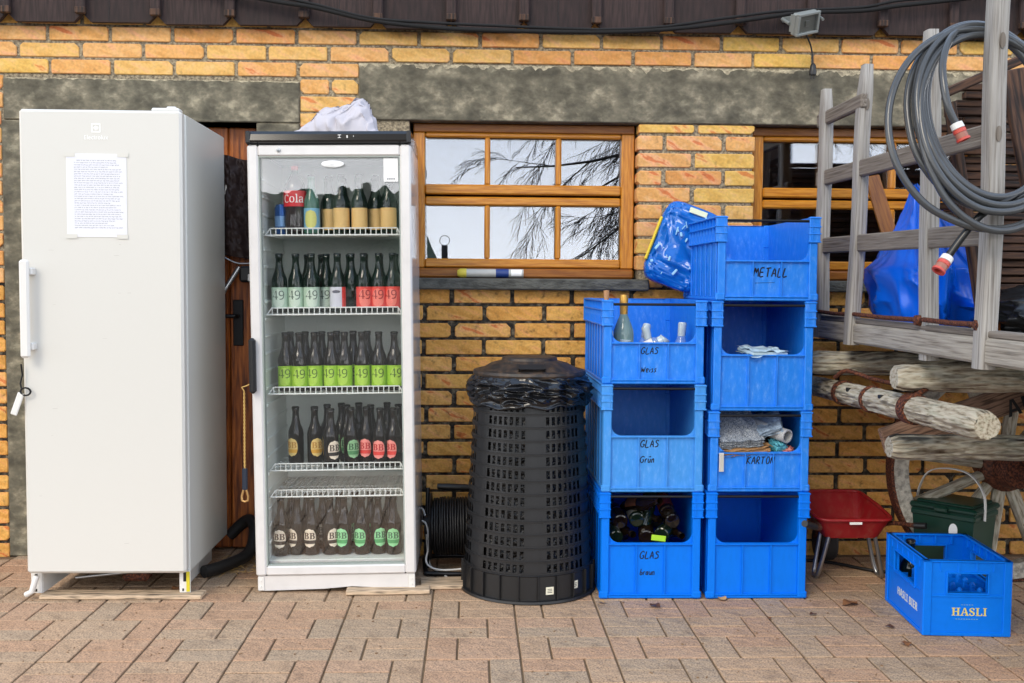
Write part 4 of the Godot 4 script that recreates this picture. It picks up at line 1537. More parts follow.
func build_crates() -> void:
	var blue := mat(rgb8(0, 114, 226), 0.45, 0, T.scuff, Vector3(5, 1.8, 5))
	blue.metallic_specular = .3
	var worn := detail(mat(rgb8(0, 120, 224), 0.45, 0, T.scuff, Vector3(4.2, 1.6, 4.2)), T.fade)
	var faded := detail(mat(rgb8(52, 138, 216), 0.5, 0, T.scuff, Vector3(4.6, 1.7, 4.6)), T.fade)
	var rw := Vector3(0, 0, 0)
	var l3 := crate(Vector3(.667, .002, .648), .402, .21, blue, "bottom crate of the left stack, marked for brown glass, full of dark bottles", -.01)
	var l2 := crate(Vector3(.670, .405, .65), .403, .211, faded, "faded empty blue crate marked for green glass, middle of the left stack", .006)
	var l1 := crate(Vector3(.668, .809, .65), .311, .155, worn, "top crate of the left stack, marked for white glass, with clear bottles", .01)
	var r4 := crate(Vector3(1.067, .002, .652), .403, .21, blue, "empty unmarked blue crate standing on the paving beneath the right stack", -.004)
	var r3 := crate(Vector3(1.07, .406, .65), .303, .15, worn, "blue crate marked for cardboard, stuffed with papers and a cardboard tube", .008)
	var r2 := crate(Vector3(1.076, .71, .65), .409, .211, worn, "unmarked blue crate holding one folded paper, second from top in right stack", .0)
	var r1 := crate(Vector3(1.084, 1.12, .655), .311, .15, worn, "topmost blue crate of the right stack, marked for metal", .012)
	var write := func(c: Node3D, text: String, x: float, y: float, h: float, sd: int):
		part("handwriting", handwriting(text, h, sd), M.ink, c, Vector3(x, y, -.0126))
	write.call(l1, "GLAS", -.047, .112, .024, 1)
	write.call(l1, "Weiss", -.045, .044, .022, 2)
	write.call(l2, "GLAS", -.047, .168, .026, 3)
	write.call(l2, "Grün", -.047, .11, .024, 4)
	write.call(l3, "GLAS", -.04, .15, .027, 5)
	write.call(l3, "braun", -.038, .088, .022, 6)
	write.call(r1, "METALL", -.05, .09, .032, 7)
	write.call(r3, "KARTON", -.046, .105, .026, 8)
	var mb := MB.new()
	mb.tube([Vector3(-.044, .066, 0), Vector3(.03, .068, 0)], .0007, 4)
	part("pen_line", mb, M.ink, r1, Vector3(0, 0, -.0126))
	mb = MB.new()
	mb.box(Vector3(-.145, .112, .004), Vector3(.018, .068, .003), .001)
	mb.box(Vector3(-.145, .146, -.006), Vector3(.018, .004, .02), .001)
	part("clip", mb, mat(rgb8(205, 202, 196), .35, .4), r3)

	# clear bottles in the top left crate
	rng.seed = 61
	var clear := glass(rgb8(205, 225, 228), .18, .02)
	var pale := mat(rgb8(176, 190, 196), .12)
	var lab := mat(rgb8(222, 216, 206), .6)
	var gold := mat(rgb8(196, 150, 70), .35, .6)
	var base := Vector3(.668, .829, .65)
	var spec := [[-.1, -.1, .0, 0.0, "tall sparkling wine bottle with gold foil neck standing in the top left crate", 1.35, 1], [-.14, -.06, .25, .12, "clear bottle with orange brown label leaning at the left of the white glass crate", .78, 0], [-.035, -.14, 1.0, -.2, "clear bottle leaning in the middle of the white glass crate", .9, 0], [.03, -.12, .3, .22, "slim clear bottle near the centre of the white glass crate", .85, 0], [.115, -.13, -.1, -.08, "slim clear bottle at the right of the white glass crate", .9, 0]]
	for e in spec:
		var o := thing("glass_bottle", e[4], "bottle", base + Vector3(e[0], 0, e[1]), "clear bottles in the top left crate")
		o.basis = Basis(Vector3(0, 0, 1), e[3]) * Basis(Vector3(1, 0, 0), -absf(e[2]) * .25)
		mb = MB.new()
		mb.lathe(bottle_profile(.228 * e[5], .031 * (1.25 if e[6] == 1 else .9)), 20, .5)
		part("glass_body", mb, mat(rgb8(108, 132, 130), .08) if e[6] == 1 else clear, o)
		mb = MB.new()
		mb.lathe([Vector2(.031 * (1.26 if e[6] == 1 else .91), .03), Vector2(.031 * (1.26 if e[6] == 1 else .91), .085)], 14, .6, -1.5, 1.5)
		part("label", mb, lab, o)
		mb = MB.new()
		mb.lathe([Vector2(.0148, .17 * e[5]), Vector2(.016, .2 * e[5]), Vector2(.0165, .222 * e[5]), Vector2(.014, .229 * e[5]), Vector2(0, .23 * e[5])], 14, .5)
		part("foil" if e[6] == 1 else "cap", mb, gold if e[6] == 1 else pale, o)
	var loose := [[-.03, .1, -.09, "clear jar lying with its white label up in the white glass crate"], [.01, .08, -.1, "crumpled white and clear bottle neck beside the jar in the crate"], [-.105, .06, -.085, "short clear bottle with brown label at the white glass crate's lip"]]
	for k in 3:
		var e: Array = loose[k]
		var o := thing("glass_jar", e[3], "jar", base + Vector3(e[0], e[1], e[2]), "clear bottles in the top left crate")
		o.basis = Basis(Vector3(0, 0, 1), -1.1 + k * .5) * Basis(Vector3(1, 0, 0), .15)
		mb = MB.new()
		mb.lathe([Vector2(0, 0), Vector2(.024, 0), Vector2(.027, .004), Vector2(.027, .06), Vector2(.02, .072), Vector2(.02, .08)], 18, .5)
		part("glass_body", mb, clear, o)
		mb = MB.new()
		mb.lathe([Vector2(.0275, .012), Vector2(.0275, .05)], 18)
		part("label", mb, lab if k < 2 else mat(rgb8(150, 92, 60), .5), o)
		mb = MB.new()
		mb.lathe([Vector2(.0215, .07), Vector2(.0215, .084), Vector2(0, .085)], 18)
		part("screw_lid", mb, pale, o)
	var ck := MB.new()
	ck.lathe([Vector2(0, 0), Vector2(.009, 0), Vector2(.011, .035), Vector2(0, .036)], 12)
	single("cork", ck, mat(rgb8(176, 132, 92), .8), "small upright cork on the rim of the top left crate", "cork", Vector3(.495, 1.1195, .6))

	# dark bottles in the bottom left crate
	var bases := [[-.125, .165, -.09], [-.065, .17, -.08], [0.0, .165, -.09], [.065, .17, -.09], [.125, .165, -.1], [-.1, .215, -.13], [-.035, .225, -.12], [.035, .22, -.13], [.105, .215, -.13], [.02, .27, -.14], [-.04, .265, -.16], [.085, .255, -.14]]
	var nice := mat(rgb8(26, 18, 12), .06)
	var olive := mat(rgb8(18, 30, 20), .06)
	for k in bases.size():
		var e: Array = bases[k]
		var o := thing("empty_bottle", "dark empty bottle %d of the heap in the brown glass crate" % (k + 1), "bottle", Vector3(.667 + e[0], .02 + e[1] + .035, .648 + e[2] - .02), "heap of dark bottles")
		o.set_meta("label", ["dark bottle with its base at the front left of the brown glass heap", "dark bottle lying second from left at the front of the brown glass heap", "dark bottle lying front centre in the brown glass heap", "dark bottle lying above the lime scrap in the brown glass heap", "dark bottle at the front right of the brown glass heap", "dark bottle leaning left in the second layer of the heap", "dark bottle with a pale label in the middle of the heap", "dark bottle right of the middle in the heap's second layer", "dark bottle leaning against the crate's right side in the heap", "topmost dark bottle sticking up out of the brown glass heap", "dark bottle with amber label behind the middle of the heap", "dark bottle with reddish label at the upper right of the heap"][k])
		o.basis = Basis(Vector3.UP, rng.randf_range(-.5, .5) + (PI if k % 3 == 1 else 0.0)) * Basis(Vector3(1, 0, 0), (-1.0 if k % 3 == 1 else -1.0) * (PI / 2 - rng.randf_range(-.1, .35))) if k != 9 else Basis(Vector3(0, 0, 1), -.35) * Basis(Vector3(1, 0, 0), -.5)
		if k == 9:
			o.position += Vector3(-.02, -.06, 0)
		o.translate_object_local(Vector3(0, -.19 if k % 3 == 1 and k != 9 and k != 10 else -.03, 0))
		part("glass_body", BM.long, nice if k % 3 else olive, o)
		if k in [6, 10, 11, 4]:
			part("label", BM.wrap, mat([rgb8(120, 120, 110), rgb8(104, 62, 30), rgb8(110, 44, 42), rgb8(70, 70, 64)][[6, 10, 11, 4].find(k)], .5), o)
		else:
			part("label", BM.small, M.paper, o)
	mb = MB.new()
	mb.xf = Transform3D(Basis(Vector3(0, 0, 1), -.12), Vector3.ZERO)
	mb.box(Vector3.ZERO, Vector3(.055, .022, .006), .002)
	single("label_scrap", mb, mat(rgb8(160, 205, 40), .5), "lime green label scrap at the lip of the brown glass crate", "label", Vector3(.7, .226, .622))

	# papers in the cardboard crate
	var cb := Vector3(1.07, .424, .65)
	var grey_print := ntex(77, .06, [rgb8(96, 104, 116), rgb8(140, 148, 158), rgb8(180, 184, 186)], [.3, .5, .7])
	var news := mat(Color.WHITE, .85, 0, grey_print, Vector3(9, 18, 9))
	var kraft := mat(rgb8(186, 140, 92), .85, 0, T.fine, Vector3.ONE * 5.0)
	sheet_pack("newspaper", "folded grey newspaper at the upper left of the cardboard crate", "newspaper", cb + Vector3(-.07, .2, -.11), Vector3(.17, .05, .2), Vector3(.5, .1, .06), news, 3)
	sheet_pack("magazine", "pale blue folded leaflet leaning across the cardboard crate's middle", "leaflet", cb + Vector3(.04, .215, -.12), Vector3(.15, .02, .18), Vector3(.3, -.2, .45), mat(rgb8(158, 178, 198), .6, 0, T.fine, Vector3.ONE * 6.0), 5)
	sheet_pack("cardboard_box", "flattened brown cardboard box lying at the front of the cardboard crate", "cardboard", cb + Vector3(-.05, .14, -.09), Vector3(.2, .022, .17), Vector3(.12, .05, .08), kraft, 7)
	sheet_pack("white_carton", "flat white carton under the brown cardboard in the cardboard crate", "carton", cb + Vector3(-.07, .115, -.1), Vector3(.17, .016, .16), Vector3(.1, -.05, .0), M.paper, 9)
	sheet_pack("black_carton", "black printed carton wedged behind the brown cardboard", "carton", cb + Vector3(-.05, .165, -.13), Vector3(.21, .055, .1), Vector3(.35, .0, -.02), mat(rgb8(26, 24, 24), .5), 11)
	sheet_pack("drink_carton", "small turquoise and white carton at the right of the cardboard crate", "carton", cb + Vector3(.085, .145, -.065), Vector3(.05, .04, .06), Vector3(.3, .4, .2), mat(rgb8(90, 172, 190), .5), 13)
	sheet_pack("red_carton", "small red and white packet at the lower right of the cardboard crate", "packet", cb + Vector3(.115, .125, -.055), Vector3(.05, .025, .05), Vector3(.1, .7, .3), mat(rgb8(196, 120, 110), .5), 15)
	sheet_pack("cardboard_filler", "heap of folded brown cardboard filling the bottom of the cardboard crate", "cardboard", cb + Vector3(.0, .05, -.25), Vector3(.33, .085, .42), Vector3(.0, .0, .0), kraft, 17)
	var tb := thing("cardboard_tube", "pale cardboard tube pointing out at the right of the cardboard crate", "tube", cb + Vector3(.105, .19, -.03))
	tb.basis = Basis(Vector3.UP, .55) * Basis(Vector3(1, 0, 0), -PI / 2 + .14) * Basis(Vector3(0, 0, 1), 0.0)
	mb = MB.new()
	mb.lathe([Vector2(.021, -.0), Vector2(.026, -.0), Vector2(.026, .2), Vector2(.021, .2), Vector2(.021, .0)], 24)
	part("tube_wall", mb, mat(rgb8(186, 188, 190), .7, 0, T.fine, Vector3.ONE * 8.0), tb)
	tb.translate_object_local(Vector3(0, -.01, 0))
	tb.rotate_object_local(Vector3(1, 0, 0), 0)
	# folded paper in the second crate of the right stack
	sheet_pack("folded_paper", "folded white and pale blue paper lying in the unmarked upper crate", "paper", Vector3(1.09, .929, .585), Vector3(.16, .02, .13), Vector3(.1, .25, -.03), mat(rgb8(188, 214, 226), .6), 19)

func sheet_pack(called: String, label: String, category: String, at: Vector3, size: Vector3, turn: Vector3, m: Material, sd: int) -> void:
	# a folded or flattened pack: layered, slightly warped sheets
	var nz := FastNoiseLite.new()
	nz.seed = sd
	nz.frequency = 1.0
	var o := thing(called, label, category, at)
	o.rotation = turn
	var layers := clampi(int(size.y / .008), 2, 6)
	for k in layers:
		var mb := MB.new()
		var y := -size.y / 2 + size.y * k / (layers - 1.0)
		mb.grid(14, 10, func(u, w):
			var a: float = u - .5
			var b: float = w - .5
			return Vector3(a * size.x * (1.0 + .05 * nz.get_noise_2d(k * 3.0, w * 2.0)), y + .012 * nz.get_noise_3d(a * 3.0, b * 3.0, k * .3) + size.y * .2 * nz.get_noise_3d(a * 1.2, b * 1.2, k * 1.0), -b * size.z * (1.0 + .05 * nz.get_noise_2d(k * 5.0 + 9.0, u * 2.0))))
		part("sheet", mb, m, o)
	var core := MB.new()
	core.box(Vector3.ZERO, Vector3(size.x * .93, size.y * .7, size.z * .93), .004)
	part("filling", core, m, o)

func build_package_and_tube() -> void:
	# blue plastic pack jammed behind the top crate
	var nz := FastNoiseLite.new()
	nz.seed = 12
	nz.frequency = 1.0
	var o := thing("plastic_pack", "shiny blue plastic pack with yellow label jammed behind the topmost crate", "package", Vector3(.872, 1.335, .12))
	o.basis = Basis(Vector3(0, 0, 1), -.36) * Basis(Vector3.UP, -.15)
	var mb := MB.new()
	var shape := func(u: float, w: float) -> Vector3:
		var a := TAU * (1.0 - fposmod(u, 1.0))
		var ph := PI * (w - .5)
		var sx := signf(cos(a)) * pow(absf(cos(a)), .35)
		var sz := signf(sin(a)) * pow(absf(sin(a)), .45)
		var cy := signf(sin(ph)) * pow(absf(sin(ph)), .5)
		var cr := pow(absf(cos(ph)), .3)
		var p := Vector3(.125 * sx * cr, .175 * cy, .07 * sz * cr)
		p += Vector3(1, 0, 1) * .012 * (absf(nz.get_noise_3d(p.x * 22.0, p.y * 22.0, p.z * 22.0)) - .25) * cr
		return p + Vector3(0, 0, .02) * nz.get_noise_2d(p.x * 9.0, p.y * 9.0)
	mb.grid(64, 48, shape)
	part("wrapper", mb, mat(rgb8(16, 100, 190), .16), o)
	mb = MB.new()
	mb.box(Vector3(-.124, -.01, .046), Vector3(.012, .19, .03), .004)
	part("label", mb, mat(rgb8(226, 196, 50), .4), o)
	mb = MB.new()
	mb.box(Vector3(.01, .15, .068), Vector3(.075, .022, .004), .001)
	part("label", mb, mat(rgb8(216, 222, 190), .4), o)
	mb = MB.new()
	rng.seed = 6
	for k in 26:
		var p := Vector3(rng.randf_range(-.1, .09), rng.randf_range(-.14, .14), .0795)
		mb.xf = Transform3D(Basis(Vector3(0, 0, 1), rng.randf_range(-.4, .9)), p)
		mb.box(Vector3.ZERO, Vector3(rng.randf_range(.004, .012), rng.randf_range(.006, .04), .006), .002)
	part("print", mb, mat(rgb8(150, 200, 226), .3), o)
	# tube on the window ledge
	var t := thing("sealant_tube", "clear tube with blue band and yellow cap lying on the window ledge", "tube", Vector3(.075, 1.2215, .008))
	t.basis = Basis(Vector3(0, 0, 1), -PI / 2 + .0)
	mb = MB.new()
	mb.lathe([Vector2(.0, -.11), Vector2(.0185, -.11), Vector2(.0185, .138), Vector2(0, .138)], 20)
	part("tube_body", mb, mat(rgb8(176, 176, 170), .25), t)
	mb = MB.new()
	mb.lathe([Vector2(.019, .02), Vector2(.019, .075)], 20)
	part("band", mb, mat(rgb8(28, 56, 120), .4), t)
	mb = MB.new()
	mb.lathe([Vector2(0, -.146), Vector2(.012, -.144), Vector2(.02, -.132), Vector2(.02, -.105), Vector2(.0186, -.105)], 20)
	part("cap", mb, mat(rgb8(206, 190, 70), .45), t)
	mb = MB.new()
	mb.lathe([Vector2(.0188, .085), Vector2(.0188, .13)], 20, .6, -1.0, .6)
	part("label", mb, M.paper, t)

# ---------- right-hand corner ----------
func build_barrow() -> void:
	var o := thing("toy_wheelbarrow", "child's red wheelbarrow with steel legs standing right of the crates", "wheelbarrow", Vector3(1.52, 0, .25))
	var mb := MB.new()
	# tray: rim outline above, smaller floor below; open on top, handle end towards the camera
	var top := []
	var bot := []
	for k in 32:
		var a := TAU * k / 32
		var sx := signf(cos(a)) * pow(absf(cos(a)), .25)
		var sz := signf(sin(a)) * pow(absf(sin(a)), .25)
		top.append(Vector3(.153 * sx * (1.0 - .06 * (sz < 0.0 as int)), .272 - .024 * sz, .02 + .175 * sz))
		bot.append(Vector3(.112 * sx, .184 - .012 * sz, .045 + .115 * sz))
	for k in 32:
		var q := (k + 1) % 32
		var c: Vector3 = (top[k] + top[q]) * .5 - Vector3(0, .25, .02)
		mb.poly([top[k], top[q], bot[q], bot[k]], Vector3(c.x, -.1, c.z))
		var i0: Vector3 = top[k] * .97 + Vector3(0, .008, 0)
		var i1: Vector3 = top[q] * .97 + Vector3(0, .008, 0)
		mb.poly([i0, i1, bot[q] + Vector3(0, .006, 0), bot[k] + Vector3(0, .006, 0)], Vector3(-c.x, .1, -c.z))
	mb.poly(bot, Vector3.DOWN)
	var floor_in := []
	for p in bot:
		floor_in.append(p + Vector3(0, .006, 0))
	mb.poly(floor_in, Vector3.UP)
	var loop := []
	for p in top:
		loop.append(p + Vector3(0, .003, 0))
	mb.tube(loop, .0075, 8, false, true)
	part("tray", mb, detail(mat(rgb8(150, 24, 30), .45, 0, T.scuff, Vector3.ONE * 4.0), T.dust), o)
	mb = MB.new()
	mb.box(Vector3(-.005, .241, .203), Vector3(.05, .01, .004), .001)
	part("sticker", mb, M.paper, o)
	for sx in [-1.0, 1.0]:
		mb = MB.new()
		mb.tube(curve_pts([Vector3(.03 * sx, .09, -.2), Vector3(.09 * sx, .16, .0), Vector3(.145 * sx, .225, .14), Vector3(.17 * sx, .24, .2), Vector3(.19 * sx, .248, .26), Vector3(.22, .252, .29)] if sx > 0 else [Vector3(-.03, .09, -.2), Vector3(-.09, .16, .0), Vector3(-.145, .225, .14), Vector3(-.17, .245, .25), Vector3(-.21, .262, .37), Vector3(-.29, .3, .465)], 4), .009, 8)
		part("handle", mb, M.rust, o)
		mb = MB.new()
		mb.tube([Vector3(.2, .249, .272), Vector3(.232, .254, .302)] if sx > 0 else [Vector3(-.235, .275, .402), Vector3(-.3, .305, .475)], .0125, 10)
		part("grip", mb, M.black_rubber, o)
		mb = MB.new()
		mb.tube(curve_pts([Vector3(.095 * sx, .185, .06), Vector3(.118 * sx, .06, .07), Vector3(.13 * sx, .012, .085), Vector3(.134 * sx, .008, .11), Vector3(.132 * sx, .014, .135), Vector3(.116 * sx, .08, .145), Vector3(.09 * sx, .19, .15)], 5), .0085, 8)
		part("leg", mb, M.steel, o)
	mb = MB.new()
	mb.xf = Transform3D(Basis(Vector3(0, 0, 1), PI / 2), Vector3(.035, .075, -.16))
	mb.lathe([Vector2(0, 0), Vector2(.07, 0), Vector2(.075, .008), Vector2(.075, .062), Vector2(.07, .07), Vector2(0, .07)], 28, .5)
	part("wheel", mb, mat(rgb8(60, 58, 56), .7), o)

func build_caddy() -> void:
	var o := thing("compost_caddy", "dark green lidded caddy with a white carrying handle behind the beer crate", "caddy", Vector3(1.9, 0, .47))
	o.rotation.y = -.85
	o.scale = Vector3(1.06, 1.08, 1.06)
	var green := mat(rgb8(10, 52, 38), .35, 0, T.scuff, Vector3.ONE * 3.0)
	var mb := MB.new()
	var lo := [Vector3(-.095, 0, -.085), Vector3(.095, 0, -.085), Vector3(.095, 0, .085), Vector3(-.095, 0, .085)]
	var hi := [Vector3(-.115, .285, -.1), Vector3(.115, .285, -.1), Vector3(.115, .285, .1), Vector3(-.115, .285, .1)]
	for k in 4:
		var q := (k + 1) % 4
		var c: Vector3 = lo[k] + lo[q]
		mb.poly([lo[k], lo[q], hi[q], hi[k]], Vector3(c.x, 0, c.z))
	mb.poly(lo, Vector3.DOWN)
	mb.box(Vector3(0, .272, 0), Vector3(.24, .022, .21), .005)
	part("bucket", mb, green, o)
	mb = MB.new()
	mb.box(Vector3(0, .297, 0), Vector3(.25, .022, .22), .008)
	mb.box(Vector3(0, .311, 0), Vector3(.21, .012, .18), .005)
	mb.box(Vector3(0, .295, .115), Vector3(.05, .02, .02), .005)
	part("lid", mb, green, o)
	mb = MB.new()
	var path := curve_pts([Vector3(-.128, .262, .02), Vector3(-.13, .33, .02), Vector3(-.1, .405, .0), Vector3(-.02, .425, -.01), Vector3(.06, .41, .0), Vector3(.115, .35, .02), Vector3(.128, .262, .04)], 6)
	for i in path.size() - 1:
		var a: Vector3 = path[i]
		var b: Vector3 = path[i + 1]
		mb.xf = Transform3D(along(b - a), (a + b) / 2)
		mb.box(Vector3.ZERO, Vector3(.004, a.distance_to(b) * 1.08, .016), .001)
	part("carry_handle", mb, M.white_plastic, o)
	mb = MB.new()
	mb.xf = Transform3D(Basis(Vector3(1, 0, 0), PI / 2 - .05), Vector3(.04, .222, .099)).scaled_local(Vector3(.62, 1, 1))
	mb.lathe([Vector2(.026, 0), Vector2(.026, .001), Vector2(0, .001)], 20)
	part("sticker", mb, M.paper, o)

func build_beer_crate() -> void:
	var o := thing("beer_crate", "blue open beer crate with gold lettering at the right front", "crate", Vector3(1.681, .002, .875))
	o.rotation.y = -.08
	var blue := mat(rgb8(0, 112, 224), .42, 0, T.scuff, Vector3.ONE * 3.0)
	blue.metallic_specular = .3
	var H := .256
	var w := .147
	var d := .2
	var mb := MB.new()
	mb.between(-w + .006, w - .006, .004, .012, -d + .006, d - .006)
	var wall := func(axis: int, s: float):
		var hl := w if axis == 0 else d
		var off := d if axis == 0 else w
		var hole := [-.066, .066, .147, .212] if axis == 0 else [-.105, .105, .14, .212]
		var put := func(a0: float, a1: float, y0: float, y1: float, o0: float, o1: float, b: float):
			if axis == 0:
				mb.between(a0, a1, y0, y1, s * (off - o0), s * (off - o1), b)
			else:
				mb.between(s * (off - o0), s * (off - o1), y0, y1, a0, a1, b)
		put.call(-hl + .008, hl - .008, .0, hole[2], .005, .011, 0.0)
		put.call(-hl + .008, hole[0], hole[2], hole[3], .005, .011, 0.0)
		put.call(hole[1], hl - .008, hole[2], hole[3], .005, .011, 0.0)
		put.call(-hl + .008, hl - .008, hole[3], H, .005, .011, 0.0)
		# outer skin: corner fields, rim, field round the hole
		put.call(-hl + .002, -hl + .028, .0, H, .0, .006, .002)
		put.call(hl - .028, hl - .002, .0, H, .0, .006, .002)
		put.call(-hl + .028, hl - .028, .0, .012, .001, .006, .001)
		put.call(-hl, hl, H - .006, H, .0, .022, .002)
		put.call(-hl + .028, hl - .028, .14 if axis == 1 else .132, .14 if axis == 0 else .145, .002, .006, .001)
		put.call(hole[0] - .006, hole[0], hole[2] - .006, hole[3] + .006, .0, .02, .001)
		put.call(hole[1], hole[1] + .006, hole[2] - .006, hole[3] + .006, .0, .02, .001)
		put.call(hole[0], hole[1], hole[3], hole[3] + .006, .0, .02, .001)
		put.call(hole[0], hole[1], hole[2] - .006, hole[2], .0, .02, .001)
		var n := 4 if axis == 0 else 6
		for k in n:
			var a := lerpf(-hl + .03, hl - .03, (k + .5) / n)
			put.call(a - .004, a + .004, hole[3] + .006, H - .006, .002, .02, .001)
	for s in [-1.0, 1.0]:
		wall.call(0, s)
		wall.call(1, s)
	part("crate_body", mb, blue, o)
	mb = MB.new()
	for k in range(1, 6):
		var z := lerpf(-d + .01, d - .01, k / 6.0)
		mb.between(-w + .012, w - .012, .012, .125, z - .002, z + .002)
	for k in range(1, 4):
		var x := lerpf(-w + .01, w - .01, k / 4.0)
		mb.between(x - .002, x + .002, .0125, .126, -d + .012, d - .012)
	for k in range(1, 6):
		for q in range(1, 4):
			mb.xf = Transform3D(Basis(), Vector3(lerpf(-w + .01, w - .01, q / 4.0), .126, lerpf(-d + .01, d - .01, k / 6.0)))
			mb.lathe([Vector2(.012, -.05), Vector2(.01, .012), Vector2(.004, .02), Vector2(0, .021)], 10)
	part("divider", mb, blue, o)
	part("lettering", letters("HASLI", .0265, 0, true, true), mat(rgb8(214, 196, 96), .5), o, Vector3(.008, .082, d + .0001 - .0045))
	var tiny := MB.new()
	for k in 9:
		tiny.between(-.036 + k * .0085, -.031 + k * .0085, .056, .0585, d - .0055, d - .0045)
		if k > 1 and k < 7:
			tiny.between(-.036 + k * .0085, -.031 + k * .0085, .105, .107, d - .0055, d - .0045)
	part("small_lettering", tiny, mat(rgb8(120, 160, 150), .5), o)
	var sl := part("lettering", letters("HASLI BIER", .028, 0, false, true), mat(rgb8(206, 210, 206), .5), o, Vector3(-w + .0045, .075, .03))
	sl.rotation.y = -PI / 2
	# one bottle left inside
	var b := thing("crate_bottle", "dark bottle with white label standing at the back of the blue beer crate", "bottle", Vector3(1.622, .016, .715))
	part("glass_body", BM.long, BM.glass_green, b)
	var lb := part("label", BM.wrap, mat(rgb8(30, 30, 30), .5), b)
	b.scale = Vector3(1.15, 1.0, 1.15)
	var st := MB.new()
	for k in 7:
		st.lathe([Vector2(.0312, .05), Vector2(.0312, .075)], 2, .6, -.7 + k * .2, -.6 + k * .2)
	st.lathe([Vector2(.0312, .08), Vector2(.0312, .086)], 8, .6, -.75, .75)
	part("label_print", st, M.paper, lb)
	part("crown_cap", BM.cap, BM.caps[0], b)

